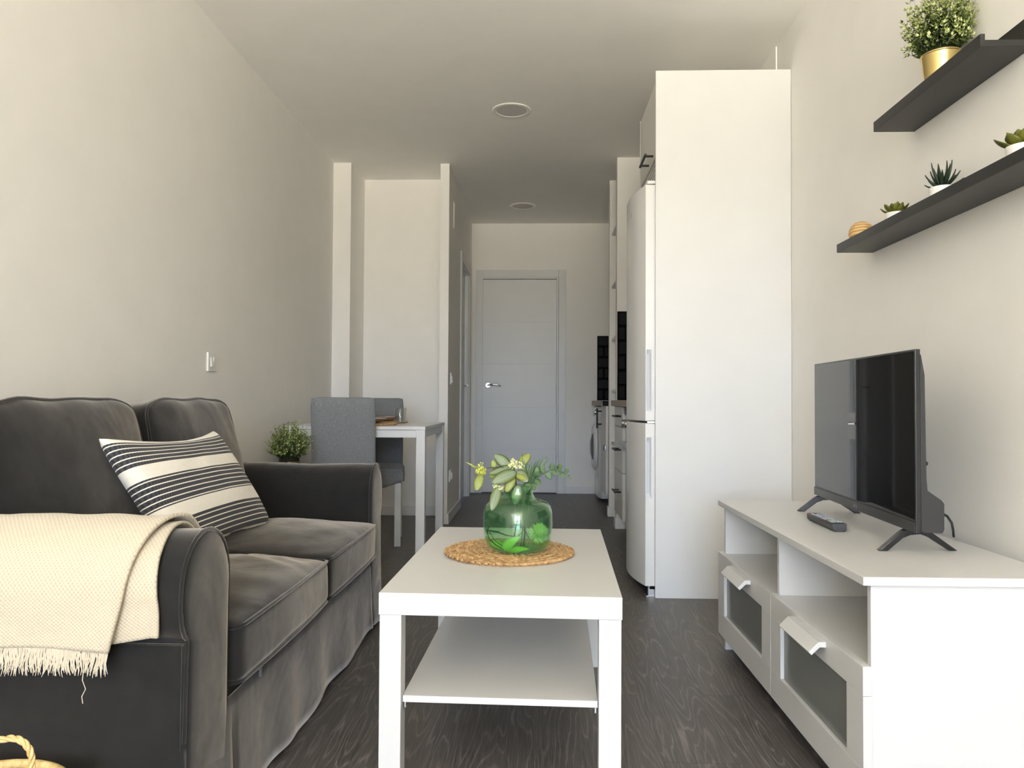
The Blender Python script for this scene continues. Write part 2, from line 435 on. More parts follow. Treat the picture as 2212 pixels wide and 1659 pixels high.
w = MB(); w.prism([(.532, 5.858), (.60, 5.858), (.60, 5.87), (.544, 5.87), (.544, 5.95), (.532, 5.95)], 'z', 0, bh)
struct('baseboard_laundry', w, M['trim'], smooth=0, bev=.002)

# ------------------------------------------------------------------ doors
def lever(cx, y, z, parent, s=1, axis='y'):
    a = MB(); yy = -1
    a.xf(Matrix())
    rose = MB()
    rose.lathe([(0, 0), (.026, 0), (.026, .007), (.022, .011), (0, .011)], n=28)
    rose.xf(Matrix.Translation((cx, y, z)) @ Matrix.Rotation(pi / 2, 4, 'X'))
    h = place('door_handle', rose, M['chrome'], parent)
    pts = [(cx, y - .01, z), (cx, y - .045, z), (cx + s * .012, y - .052, z + .002), (cx + s * .06, y - .052, z + .006), (cx + s * .105, y - .05, z + .004), (cx + s * .125, y - .046, z - .008)]
    place('lever', MB().tube(pts, [.008, .008, .0085, .008, .007, .006], 10), M['blackm'] if False else M['chrome'], h)
# hall end door
d = bpy.data.objects.new('door_1', None); d.location = (-.18, 7.27, 0); COL.objects.link(d); d['kind'] = 'structure'
fr = MB()
fr.box(-.614, -.545, 7.272, 7.29, 0, 2.147); fr.box(.186, .255, 7.272, 7.29, 0, 2.147); fr.box(-.545, .186, 7.272, 7.29, 2.078, 2.147)
place('door_casing', fr, M['door'], d, smooth=0, bev=.002)
fr = MB(); fr.box(-.573, -.556, 7.2725, 7.33, 0, 2.08); fr.box(.168, .185, 7.2725, 7.33, 0, 2.08); fr.box(-.556, .168, 7.2725, 7.33, 2.062, 2.08)
for v in fr.bm.verts: v.co.y += .010 if v.co.y < 7.3 else 0
place('door_frame', fr, M['door'], d, smooth=0, bev=.003)
zs = [.006, .419, .827, 1.236, 1.646, 2.060]
lf = MB()
for a, b in zip(zs, zs[1:]): lf.box(-.5545, .1665, 7.288, 7.33, a + .0028, b - .0028)
lf.box(-.5535, .1655, 7.292, 7.326, .008, 2.058)
leaf_o = place('door_leaf', lf, M['door'], d, smooth=0, bev=.0012)
lever(-.491, 7.288, 1.034, d)
# side door in the hall wall
d2 = bpy.data.objects.new('door_2', None); d2.location = (-.66, 6.66, 0); COL.objects.link(d2); d2['kind'] = 'structure'
fr = MB()
fr.box(-.6545, -.642, 6.236, 6.306, 0, 2.13); fr.box(-.6545, -.642, 7.012, 7.082, 0, 2.13); fr.box(-.6545, -.642, 6.306, 7.012, 2.055, 2.13)
place('door_casing', fr, M['door'], d2, smooth=0, bev=.002)
fr = MB(); fr.box(-.717, -.6545, 6.306, 6.322, 0, 2.054); fr.box(-.717, -.6545, 6.998, 7.014, 0, 2.054); fr.box(-.717, -.6545, 6.322, 6.998, 2.038, 2.054)
place('door_frame', fr, M['door'], d2, smooth=0, bev=.002)
lf = MB()
for a, b in zip(zs, zs[1:]): lf.box(-.717, -.690, 6.325, 6.995, a + .0028, min(b - .0028, 2.035))
lf.box(-.715, -.692, 6.327, 6.993, .008, 2.033)
place('door_leaf', lf, M['door'], d2, smooth=0, bev=.0012)
pts = [(-.690, 6.93, 1.02), (-.655, 6.93, 1.02), (-.648, 6.92, 1.021), (-.646, 6.83, 1.022)]
place('door_handle', MB().tube(pts, .008, 8), M['chrome'], d2)

# ------------------------------------------------------------------ switches, socket, panel, lamps
t = empty('light_switch', (XL, 3.384, 1.055), 'white double light switch on the left wall above the sofa', 'light switch')
place('plate', B(XL, XL + .009, 3.341, 3.427, 1.012, 1.098), M['plastic'], t, smooth=0, bev=.0025)
for k, (a, b, s) in enumerate(((3.363, 3.3835, 1), (3.3845, 3.405, -1))):
    r = MB(); r.prism([(XL + .009, 1.0335), (XL + .012 + .003 * (s > 0), 1.0335), (XL + .012 + .004 * (s < 0), 1.0765), (XL + .009, 1.0765)], 'y', a, b)
    place('rocker', r, M['plastic'], t, smooth=0, bev=.0008)
t = empty('light_switch', (-.6545, 5.594, 1.047), 'white light switch on the shaded hallway wall', 'light switch')
place('plate', B(-.6545, -.6455, 5.551, 5.637, 1.004, 1.090), M['plastic'], t, smooth=0, bev=.0025)
place('rocker', MB().prism([(-.6455, 1.020), (-.6395, 1.020), (-.642, 1.068), (-.6455, 1.068)], 'y', 5.575, 5.613), M['plastic'], t, smooth=0)
t = empty('wall_socket', (-.6545, 5.563, .331), 'white round wall socket low on the hallway wall above the skirting', 'socket')
place('plate', B(-.6545, -.6455, 5.52, 5.606, .288, .374), M['plastic'], t, smooth=0, bev=.0025)
s_ = MB().lathe([(0, .004), (.016, .004), (.0165, .012), (.027, .012), (.029, 0)], n=28); s_.xf(Matrix.Translation((-.6455, 5.563, .331)) @ Matrix.Rotation(pi / 2, 4, 'Y'))
place('socket_face', s_, M['plastic'], t)
t = empty('fuse_box', (-.6545, 5.775, 2.3), 'flush white fuse box cover high on the hallway wall', 'fuse box')
place('frame', B(-.6545, -.6505, 5.695, 5.87, 2.185, 2.40), M['wall'], t, smooth=0, bev=.0015)
place('cover', B(-.6505, -.6465, 5.71, 5.855, 2.20, 2.385), M['wall'], t, smooth=0, bev=.0015)
def downlight(x, y, label):
    t = empty('ceiling_light', (x, y, H), label, 'ceiling light', 'round recessed ceiling lights')
    place('ring', MB().lathe([(.1135, 0), (.114, -.0025), (.111, -.0055), (.092, -.006), (.090, -.004), (.090, 0)], (x, y, H), 64), M['plastic'], t)
    place('diffuser', MB().lathe([(0, -.0035), (.0895, -.0035), (.0895, -.0005)], (x, y, H), 64), M['diff'], t)
downlight(-.168, 4.43, 'larger looking round ceiling light over the living room, nearer to the camera')
downlight(-.15, 6.63, 'round ceiling light in the dark hallway in front of the far door')

# ------------------------------------------------------------------ coffee table
t = empty('coffee_table', (-.0869, 1.7115, 0), 'white square-legged coffee table with lower shelf on dark floor', 'coffee table', rz=-.0266)
place('tabletop', B(-.275, .275, 0, .9, .40, .45), M['lam'], t, local=True, smooth=0, bev=.0012)
for x0 in (-.273, .223):
    for y0 in (.002, .848): place('leg', B(x0, x0 + .05, y0, y0 + .05, 0, .3995), M['lam'], t, local=True, smooth=0, bev=.0012)
sh = place('shelf', B(-.222, .222, .018, .882, .198, .213), M['lam'], t, local=True, smooth=0, bev=.001)
for x in (-.2195, .2145):
    for y in (.03, .87): place('shelf_bracket', B(x, x + .005, y - .006, y + .006, .183, .198), M['chrome'], sh, local=True, smooth=0, bev=.001)

# ------------------------------------------------------------------ placemats (braided spirals)
def braid_mat(name, c, R, label, h=.008, rows=9, seed=1):
    mb = MB(); r = random.Random(seed); cx, cy, cz = c
    mb.lathe([(0, 0), (R - .006, 0), (R - .005, h * .25), (0, h * .25)], c, 48)
    step = R / rows
    for k in range(rows):
        rc = R - step * (k + .5)
        if rc < .008: continue
        n = max(6, int(2 * pi * rc / (step * .80)))
        for side in (0, 1):
            for i in range(n):
                a = 2 * pi * (i + .5 * side + r.uniform(-.08, .08)) / n
                rr = rc + (step * .24 if side else -step * .24)
                t_ = Vector((-sin(a), cos(a), 0)); ra = Vector((cos(a), sin(a), 0))
                dr = (t_ + ra * (.55 if side else -.55)).normalized(); sdv = Vector((dr.y, -dr.x, 0))
                p = Vector((cx, cy, cz + h * .5)) + ra * rr
                Lh = step * .60; wd = step * .25; ht = h * .5 * r.uniform(.75, 1.1)
                ring = []
                prof = [(-1, .15), (-.55, .8), (.1, 1), (.65, .75), (1, .15)]
                for q, s in prof:
                    ring.append([mb.bm.verts.new(p + dr * Lh * q + sdv * wd * s * cos(th) + Vector((0, 0, ht * s * sin(th)))) for th in (0, pi * .25, pi * .5, pi * .75, pi, 1.5 * pi)])
                for A, Bq in zip(ring, ring[1:]):
                    for j in range(6): mb.bm.faces.new((A[j], A[(j + 1) % 6], Bq[(j + 1) % 6], Bq[j]))
    return tag(place(name, mb, M['straw'], loc=c, smooth=50), label, 'placemat')
braid_mat('placemat', (-.083, 2.182, .4502), .186, 'round braided straw placemat under the green vase on coffee table', h=.0115, rows=8)

# ------------------------------------------------------------------ vase
VC = Vector((-.058, 2.158, .4610))
prof = [(0, .004), (.060, .004), (.074, .008), (.086, .017), (.0935, .032), (.0975, .055), (.0985, .085), (.0975, .112), (.093, .128), (.083, .138), (.066, .1445), (.052, .150), (.046, .156), (.0425, .166), (.041, .178), (.0415, .1855)]
inner = [(max(0, r - .0028), z) for r, z in prof[::-1]]
inner = [(r, max(z, .0085)) for r, z in inner]
outer = [(0, 0)] + [(r, z - .004 if z < .006 else z) for r, z in prof[1:]]
fl = outer + [(.0402, .1867)] + inner
vm = MB().lathe(fl, VC, 64)
tag(place('vase', vm, M['vase'], loc=VC, smooth=60), 'green transparent glass vase with short neck on straw placemat', 'vase')
def F(u, w, d=0): return Vector((VC.x + u * .01, VC.y + d * .01, VC.z + w * .01 - .0025))
cam_dir = Vector((0, -1, .25))
# leafy branch with cream flower heads
t = empty('flowering_branch', (VC.x, VC.y, VC.z + .012), 'branch with broad mottled leaves and pale flower heads in green vase', 'branch')
st = MB()
st.tube([F(-1.5, 1.2, 1), F(-.3, 8.7, 1), F(-.5, 17.9, -.5), F(-.8, 22.5, -1), F(-1.7, 25.2, -1)], [.0022, .002, .0018, .0016, .0012], 6)
st.tube([F(-.7, 21.5, -1), F(-2.6, 23.6, -1.5), F(-4.6, 24.2, -2), F(-9.2, 23.9, -3), F(-10.8, 23.7, -3)], [.0016, .0014, .0013, .001, .0008], 6)
st.tube([F(-.6, 20, -1), F(-3, 21, -2.5), F(-5.2, 19.6, -4.3), F(-5.6, 18.8, -4.5)], .0011, 6)
place('stem', st, M['twig'], t)
def lf(name, m, base, tip, w, d0, d1, n=(0, -1, .25), bend=.13):
    mb = MB().leaf(F(*base, d0), F(*tip, d1), w * .84, n, bend, 6, 12, shape=.60, fold=-.10, pw=.58)
    return place(name, mb, m, t, smooth=60, solid=.0007)
lf('leaf', M['hoya'], (-.4, 22.9), (-7.2, 20.0), .0225, -3, -5.5, (.25, -1, .6))
lf('leaf', M['hoya'], (-2.2, 23.6), (-6.9, 27.4), .0195, .5, 1.5, (.1, -1, .3))
lf('leaf', M['hoya'], (-.6, 24.0), (-8.2, 22.2), .0175, -1, -3.2, (0, -.8, .9))
lf('leaf', M['hoya'], (-.5, 23.0), (2.9, 20.3), .019, -2.5, -4.5, (-.1, -1, .4))
lf('leaf', M['hoya'], (-5.3, 18.9), (-7.1, 12.6), .0185, -4.8, -7.6, (.2, -1, .1))
lf('leaf', M['hoya'], (.2, 19.2), (-1.0, 13.6), .020, -1.5, -2.2, (.1, -1, .1))
for L_ in (((-10.3, 22.3), (-11.6, 17.6), .0155, -3, -4.4), ((.1, 24.2), (3.3, 27.6), .016, 1.5, 2.5), ((-6.6, 23.4), (-7.2, 26.0), .0105, -1.2, -1), ((-1.1, 21.8), (-3.3, 17.3), .016, -3, -4.2),
           ((-11.2, 23.7), (-14.6, 25.6), .0035, -3, -3.5), ((-.4, 22.0), (2.6, 21.0), .010, -3.4, -4.6), ((-5.2, 21.4), (-8.4, 21.4), .009, -.8, -.8)):
    lf('yellow_leaf', M['hoyay'], *L_)
def cluster(c, n, r, m, seed, dirn):
    mb = MB(); q = random.Random(seed)
    for i in range(n):
        v = Vector((q.gauss(0, 1), q.gauss(0, 1), q.gauss(0, 1))).normalized()
        v = (v + Vector(dirn) * .8).normalized(); e = c + v * r * q.uniform(.75, 1.1)
        mb.tube([c, e], .0006, 4)
        for k in range(5):
            a = 2 * pi * k / 5; p = v.orthogonal().normalized(); b2 = v.cross(p); o_ = p * cos(a) + b2 * sin(a)
            w_ = v.cross(o_)
            vs = [mb.bm.verts.new(x) for x in (e, e + o_ * .0018 + w_ * .0011 + v * .0008, e + o_ * .0036 + v * .0012, e + o_ * .0018 - w_ * .0011 + v * .0008)]
            mb.bm.faces.new(vs)
        mb.sphere(e, .0011, 6, 4)
    return mb
place('flower_head', cluster(F(-1.2, 24.6, -1.5), 34, .019, M['flower'], 3, (-.1, -.6, .6)), M['flower'], t, smooth=0)
place('flower_head', cluster(F(.4, 24.4, -.5), 14, .014, M['flowery'], 4, (.5, -.5, .5)), M['flower'], t, smooth=0)
place('flower_head', cluster(F(-10.4, 23.6, -3.2), 34, .018, M['flowery'], 5, (0, -.5, -.5)), M['flowery'], t, smooth=0)
place('flower_head', cluster(F(-5.3, 19.2, -4.4), 30, .017, M['flower'], 6, (-.1, -.6, -.8)), M['flower'], t, smooth=0)
# grass spray
t = empty('grass_spray', (VC.x + .01, VC.y, VC.z + .012), 'spiky tuft of dark green grass blades rising behind leaves in vase', 'grass')
g = MB(); q = random.Random(11)
tips = [(8.4, 27.4), (8.0, 27.0), (7.4, 27.2), (5.4, 26.7), (4.0, 26.2), (6.0, 26.8), (1.1, 27.9), (1.7, 25.8), (6.6, 25.6), (5.0, 24.4), (6.2, 24.0), (7.4, 26.0), (2.4, 26.6), (3.2, 24.8), (5.6, 22.6), (3.8, 23.4), (7.0, 23.6), (8.9, 26.6), (.6, 26.0), (4.6, 25.4)]
for i, (a, b) in enumerate(tips):
    dd = q.uniform(-2.2, 2.6)
    base = F(2.2 + .1 * a, 18 + q.uniform(-1, 1.5), q.uniform(-.6, .6))
    g.leaf(base, F(a, b, dd), .0034, (q.uniform(-.6, .6), -1, .3), .06, 2, 6, shape=.42, fold=.5)
place('blades', g, M['blade'], t, smooth=60, solid=.0005)
g = MB()
for i in range(16):
    a = 2 * pi * i / 16; r0 = .006 + .008 * (i % 3) / 2
    g.tube([F(1.9 + r0 * 100 * cos(a) * .6, 8.6 + q.uniform(-1.2, 1), r0 * 60 * sin(a)), F(2.2 + r0 * 100 * cos(a), 13, r0 * 100 * sin(a)), F(2.4 + r0 * 100 * cos(a), 19, r0 * 100 * sin(a))], .0013, 5)
place('stalks', g, M['blade'], t)
g = MB()
g.tube([F(1.6, 1.2, 0), F(2.0, 6, 0), F(2.1, 9.5, 0)], .0028, 6)
for i in range(7): g.tube([F(2.0, 6.5, 0), F(2 + q.uniform(-3, 1.5), 3.6 + q.uniform(-.6, .6), q.uniform(-1.5, 1.5))], .0007, 4)
place('stem', g, M['twig'], t)
# eucalyptus
t = empty('eucalyptus_sprig', (VC.x + .02, VC.y, VC.z + .012), 'eucalyptus sprig with small round leaves arching right out of vase', 'sprig')
path = [F(.8, 1.3, 1.5), F(2.0, 12.6, 1), F(3.0, 18.6, -.6), F(5.9, 21.6, -1.2), F(8.5, 23.1, -1.6), F(10.5, 23.6, -2), F(12.5, 22.9, -2.3), F(14.6, 21.9, -2.5)]
place('stem', MB().tube(path, [.002, .002, .0018, .0016, .0014, .0012, .001, .0007], 6), M['euca'], t)
g = MB()
for (bx, bw), (a, b), w_ in (((9.6, 23.3), (9.7, 25.6), .0095), ((11.0, 23.4), (12.6, 25.0), .0095), ((8.2, 22.8), (9.3, 20.6), .010), ((7.2, 22.3), (6.6, 25.4), .0085), ((5.6, 21.4), (5.2, 24.3), .0095), ((12.3, 23), (12.9, 21.2), .007), ((13.3, 22.6), (14.3, 24.0), .006),
                         ((14.2, 22.1), (14.9, 21.1), .004), ((11.2, 23.4), (11.4, 21.6), .005), ((4.8, 20.6), (6.6, 19.4), .009), ((3.4, 19.2), (5.6, 18.2), .0115), ((3.2, 19.6), (2.2, 17.6), .012), ((6.6, 22.0), (4.6, 22.6), .008), ((9.6, 23.4), (11.0, 22.0), .007), ((3.3, 17.4), (1.2, 18.6), .011)):
    g.leaf(F(bx, bw, -1.5), F(a, b, -2.2 + q.uniform(-1, 1)), w_, (q.uniform(-.4, .4), -1, .4), .1, 4, 8, shape=.5)
place('leaves', g, M['euca'], t, smooth=60, solid=.0006)
# chrysanthemum inside the vase
t = empty('chrysanthemum', (VC.x + .03, VC.y - .02, VC.z + .012), 'bright green spidery chrysanthemum lying at the bottom of vase', 'flower')
c0 = F(5.5, 5.6, -2.6); mb = MB(); q = random.Random(5)
ax = Vector((.55, -.45, .45)).normalized()
for i in range(480):
    v = Vector((q.gauss(0, 1), q.gauss(0, 1), q.gauss(0, 1))).normalized()
    if v.dot(ax) < -.55: v = -v
    Lp = .031 * q.uniform(.9, 1.1)
    e = c0 + v * Lp; e2 = e + (ax * .7 - v * .2) * .007
    vx = VC; 
    rr_ = sqrt((e2.x - vx.x) ** 2 + (e2.y - vx.y) ** 2)
    if rr_ > .088: e2 = Vector((vx.x + (e2.x - vx.x) * .088 / rr_, vx.y + (e2.y - vx.y) * .088 / rr_, e2.z))
    mb.leaf(c0 + v * .006, e2, .0016, v.orthogonal(), .25, 2, 4, shape=.6, fold=.4)
place('petals', mb, M['mumg'], t, smooth=60)
place('stem', MB().tube([c0 - ax * .004 + Vector((-.002, -.008, 0)), F(4.6, 4.6, -4.2), F(3.0, 2.6, -3.6), F(.6, 1.5, -2), F(-1.4, 1.6, 0)], [.0042, .0028, .002, .0018, .0015], 7), M['stem'], t)
mb = MB().leaf(F(-4.4, 1.5, -4.2), F(.9, 5.4, -5.6), .0135, (-.2, -1, .3), .2, 6, 10)
mb.leaf(F(-7.6, 3.2, -2.0), F(-2.6, 1.4, -4.6), .012, (0, -.8, .7), .1, 6, 8); mb.leaf(F(-3.0, 1.3, -4.8), F(3.4, 1.7, -4.6), .010, (0, -.8, .8), .1, 6, 8)
place('leaves', mb, M['mumleaf'], t, smooth=60, solid=.0006)
t = tag(place('twig', MB().tube([F(-1.2, 13.2, 0), F(-4.8, 10.8, -1.5), F(-7.6, 8.2, -2.6), F(-8.6, 6.4, -2.6), F(-8.1, 4.2, -2.8), F(-6.0, 2.6, -4), F(-3.6, 1.4, -4.6)], [.0012, .0014, .0016, .0018, .0018, .0016, .0012], 7)
    .tube([F(-8.6, 6.4, -2.6), F(-5.6, 6.2, -3.6), F(-3.2, 5.4, -4), F(-1.2, 4.9, -3)], [.0016, .0028, .002, .0012], 7).tube([F(-7.9, 6.0, -2.7), F(-6.2, 3.8, -4), F(-3.8, 2.2, -4.4)], .0012, 6), M['twig'], loc=(VC.x, VC.y, VC.z + .014)),
    'thin dark forked twig curling inside the green vase', 'twig')

# ------------------------------------------------------------------ TV bench
t = empty('tv_bench', (.6657, 1.5842, 0), 'white low media bench with two glass-front drawers along right wall', 'tv bench', rz=.0118)
P = lambda n, mb, m, par=t, **k: place(n, mb, m, par, local=True, smooth=k.pop('smooth', 0), **k)
D = .428
P('top', B(0, D, 0, 1.2, .512, .53), M['lamb'], bev=.0012)
for y0 in (.012, 1.172):
    sp = P('side_panel', B(.02, D - .004, y0, y0 + .016, 0, .5115), M['lamb'], bev=.001)
    if y0 > 1:
        cc = MB().lathe([(0, .0025), (.007, .0025), (.009, 0)], n=20); cc.xf(Matrix.Translation((.075, 1.172, .492)) @ Matrix.Rotation(pi / 2, 4, 'X'))
        place('screw_cover', cc, M['plastic'], sp, local=True)
P('divider', B(.022, D - .012, .592, .608, .08, .5115), M['lamb'], bev=.001)
P('back_panel', B(D - .010, D - .005, .028, 1.172, .05, .5115), M['lamb'])
for y0, y1 in ((.0285, .5915), (.6085, 1.1715)):
    P('shelf', B(.022, D - .0105, y0, y1, .326, .342), M['lamb'], bev=.001)
    P('bottom', B(.022, D - .0105, y0, y1, .062, .078), M['lamb'], bev=.001)
for i, (y0, y1) in enumerate(((.004, .5985), (.6015, 1.196))):
    z0, z1 = .056, .346
    st_, tr, br = .082, .060, .078
    f = MB()
    f.box(0, .018, y0, y1, z1 - tr, z1); f.box(0, .018, y0, y1, z0, z0 + br)
    f.box(0, .018, y0, y0 + st_, z0 + br + .0006, z1 - tr - .0006); f.box(0, .018, y1 - st_, y1, z0 + br + .0006, z1 - tr - .0006)
    dr = P('drawer', f, M['lamb'], bev=.0008)
    place('glass_pane', B(.010, .014, y0 + st_ - .006, y1 - st_ + .006, z0 + br - .006, z1 - tr + .006), M['smoke'], dr, local=True, smooth=0)
    bx = MB(); bx.box(.0185, .40, y0 + .03, y0 + .042, z0 + .03, z1 - .08); bx.box(.0185, .40, y1 - .042, y1 - .03, z0 + .03, z1 - .08); bx.box(.0185, .40, y0 + .042, y1 - .042, z0 + .03, z0 + .04)
    place('drawer_box', bx, M['lamb'], dr, local=True, smooth=0)
    c = (y0 + y1) / 2
    place('handle', MB().prism([(0, .3355), (-.017, .3355), (-.040, .3115), (-.0335, .3045), (-.0145, .3225), (0, .3225)], 'y', c - .105, c + .105), M['lam'], dr, local=True, smooth=0, bev=.0012)
# ------------------------------------------------------------------ TV
t = empty('television', (.8945, 2.17, .53), 'black flat television on splayed feet standing on white bench', 'television', rz=-.045)
y0, y1, zb, zt, xf = 1.800, 2.540, .583, 1.013, .8945
bz = MB(); bz.box(xf, xf + .012, y0, y1, zb, zt)
body = place('bezel', bz, M['tvbez'], t, smooth=0, bev=.0015)
place('screen', B(xf - .0008, xf, y0 + .005, y1 - .005, zb + .030, zt - .005), M['screen'], t, smooth=0)
lb = MB(); lb.prism([(xf - .003, zb + .001), (xf, zb + .001), (xf, zb + .026), (xf - .003, zb + .026)], 'y', y0 + .001, y1 - .001)
lb = place('lower_bezel', lb, M['tvbez'], t, smooth=0, bev=.001)
lg = MB()
for k, s in enumerate(((0, 0), (1, 0), (2, 0))):
    yy = 2.185 - .011 * k
    lg.box(xf - .0036, xf - .003, yy - .0012, yy + .0012, zb + .0085, zb + .0185)
    if k != 1: lg.box(xf - .0036, xf - .003, yy - .006, yy - .0012, zb + .0085, zb + .0105)
place('logo', lg, M['white_mark'], lb, smooth=0)
pr = [(xf + .0122, zb + .006), (xf + .0122, zt - .012), (xf + .014, zt - .013), (xf + .022, zt - .060), (xf + .025, zb + .125), (xf + .027, zb + .100), (xf + .058, zb + .078), (xf + .064, zb + .070), (xf + .064, zb + .010), (xf + .060, zb + .002), (xf + .018, zb + .002)]
bk = place('back_housing', MB().prism(pr, 'y', y0 + .001, y1 - .001), M['tvback'], t, smooth=30, bev=.004, seg=3)
place('joystick', MB().sphere((xf + .028, y0 + .015, .745), .006, 12, 8), M['tvback'], bk)
def foot(yc, sk):
    mb = MB()
    # inverted V seen along the screen: two legs meeting under the bezel
    top, th = zb + .0015, .020
    pts_o = [(-.088, 0), (-.032, .0475), (-.018, .053), (.018, .053), (.040, .046), (.105, 0)]
    pts_i = [(.086, 0), (.034, .033), (.014, .040), (-.010, .038), (-.028, .031), (-.066, 0)]
    poly = [(xf + .026 + a, .5303 + b) for a, b in pts_o + pts_i]
    mb.prism(poly, 'y', yc - .009, yc + .009)
    for v in mb.bm.verts: v.co.y += sk * (.0 + (v.co.z - .5303) * -.0) + (v.co.x - xf - .02) * sk
    # flatten tips outward
    return place('foot', mb, M['black'], t, smooth=25, bev=.002)
foot(1.875, .12); foot(2.515, -.12)
place('power_cable', MB().tube([(0.9705, 1.9832, 0.62), (1.0098, 1.955, 0.617), (1.0395, 1.9613, 0.602), (1.0679, 1.9976, 0.58), (1.0911, 2.0387, 0.555), (1.1010, 2.058, 0.541), (1.1056, 2.066, 0.5337)], .0032, 8), M['black'], t)
# ------------------------------------------------------------------ remote control
t = empty('remote_control', (.832, 2.23, .5302), 'dark remote control with coloured buttons lying on white bench', 'remote control')
pr = [(-.013, 0), (.013, 0), (.019, .006), (.0205, .020), (.018, .0225), (-.018, .0225), (-.0205, .020), (-.019, .006)]
mb = MB().prism([(.832 + a, .5302 + b) for a, b in pr], 'y', 2.128, 2.332)
for v in mb.bm.verts:
    if v.co.z > .545 and v.co.y < 2.2: v.co.y += .004
place('body', mb, mat('remote_shell', (.03, .033, .038), .4), t, smooth=30, bev=.002)
BC = [mat('button_' + n, c, .45) for n, c in (('grey', (.42, .46, .52)), ('red', (.5, .05, .07)), ('green', (.12, .42, .22)), ('yellow', (.65, .6, .1)), ('blue', (.1, .28, .6)))]
for r_ in range(12):
    for c_ in range(4):
        if r_ == 0 and c_ > 0 or (r_ in (1, 5) and c_ in (1,)): continue
        m_ = BC[0]
        if r_ == 0: m_ = BC[1]
        if r_ == 9: m_ = BC[1 + c_]
        x = .832 - .0125 + .0083 * c_; y = 2.320 - .0148 * r_
        place('button', B(x - .0031, x + .0031, y - .0045, y + .0045, .5526, .5546), m_, t, smooth=0)

# ------------------------------------------------------------------ ledges on the right wall
def ledge(name, y0, y1, z0, hl, label):
    mb = MB().prism([(1.139, z0), (1.139, z0 + .072), (1.127, z0 + .072), (1.127, z0 + .0155), (1.0275, z0 + .0155), (1.0275, z0 + hl), (1.0165, z0 + hl), (1.0165, z0)], 'y', y0, y1)
    return tag(place(name, mb, M['ledge'], loc=(1.139, (y0 + y1) / 2, z0), smooth=0, bev=.0008), label, 'shelf', 'black ledges on the right wall')
ledge('wall_ledge', 1.771, 2.331, 1.712, .030, 'short black wall ledge, the upper one, carrying brass pot plant')
ledge('wall_ledge', 1.470, 2.620, 1.399, .028, 'long black wall ledge, the lower one, carrying ball and succulents')
US, LS = 1.712 + .0157, 1.399 + .0157
tag(place('wooden_ball', MB().sphere((0, 0, 0), .0395, 32, 20), M['ball'], loc=(1.077, 2.567, LS + .0395), local=True), 'striped wooden ball at the far end of the lower black ledge', 'ball')

def bushy(name, c, rp, hp, rf, hf, label, inner_rim, seed, dark=0, n=150, lsize=.0075):
    q = random.Random(seed); x, y, z = c
    t = empty(name, c, label, 'potted plant')
    pot = MB().lathe([(0, 0), (rp * .80, 0), (rp * .985, hp - .004), (rp * 1.015, hp - .003), (rp * 1.015, hp), (rp * .96, hp), (rp * .95, hp - .01), (0, hp - .012)], c, 56)
    place('pot', pot, M['brass'], t)
    place('inner_pot', MB().lathe([(0, hp - .010), (rp * .90, hp - .010), (rp * .93, hp + inner_rim), (rp * .86, hp + inner_rim), (rp * .84, hp + inner_rim - .006), (0, hp + inner_rim - .006)], c, 40), M['soil'], t)
    mb = MB(); tl = mb.bm.faces.layers.float.new('tint')
    b0 = Vector((x, y, z + hp + inner_rim - .006))
    def add(vs, tv):
        f = mb.bm.faces.new([mb.bm.verts.new(v) for v in vs]); f[tl] = tv
    lim = 1.1385 - .004
    for i in range(n):
        a = 2 * pi * q.random(); el = math.asin(q.uniform(-.28, 1)) 
        d = Vector((cos(a) * cos(el), sin(a) * cos(el), sin(el)))
        L = q.uniform(.8, 1.08) if q.random() < .93 else q.uniform(1.12, 1.25)
        end = b0 + Vector((d.x * rf, d.y * rf, hf * (.42 + .58 * d.z) if d.z > 0 else hf * (.42 + .9 * d.z))) * L
        if end.x > lim: end.x = lim - q.random() * .01
        st0 = b0 + Vector((d.x * rp * .5, d.y * rp * .5, 0))
        mid = (st0 + end) / 2 + Vector((d.x * .15, d.y * .15, .25)) * (end - st0).length * .3
        if mid.x > lim: mid.x = lim
        def bez(s): return st0 * (1 - s) ** 2 + mid * 2 * s * (1 - s) + end * s * s
        prev = bez(0)
        for k in range(1, 9):
            p = bez(k / 8); tdir = (p - prev).normalized()
            w = tdir.orthogonal().normalized() * .0006
            add([prev - w, prev + w, p + w, p - w], .25)
            prev = p
            if k < 3: continue
            nl = 4 if k == 8 else 3
            for j in range(nl):
                o_ = Vector((q.gauss(0, 1), q.gauss(0, 1), q.gauss(0, 1)))
                o_ = (o_ - tdir * o_.dot(tdir)).normalized()
                ld = (o_ * (.9 if k < 8 else .6) + tdir * .65).normalized(); sd = ld.cross(tdir).normalized() if ld.cross(tdir).length > .01 else ld.orthogonal()
                l = lsize * q.uniform(.7, 1.35); w_ = l * q.uniform(.22, .34)
                nn = ld.cross(sd) * l * .12
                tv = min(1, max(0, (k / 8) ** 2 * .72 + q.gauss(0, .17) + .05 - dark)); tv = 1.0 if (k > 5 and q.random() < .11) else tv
                pts = [p, p + ld * l * .4 + sd * w_ + nn, p + ld * l, p + ld * l * .4 - sd * w_ + nn]
                for pp in pts:
                    if pp.x > lim + .002: pp.x = lim + .002
                add(pts, tv)
    place('foliage', mb, M['foliage'], t, smooth=0)
    return t
bushy('potted_boxwood', (1.074, 2.052, US), .0495, .092, .088, .168, 'leafy artificial boxwood in brass pot on the upper black ledge', .004, 3, n=330, lsize=.0094, dark=-.03)
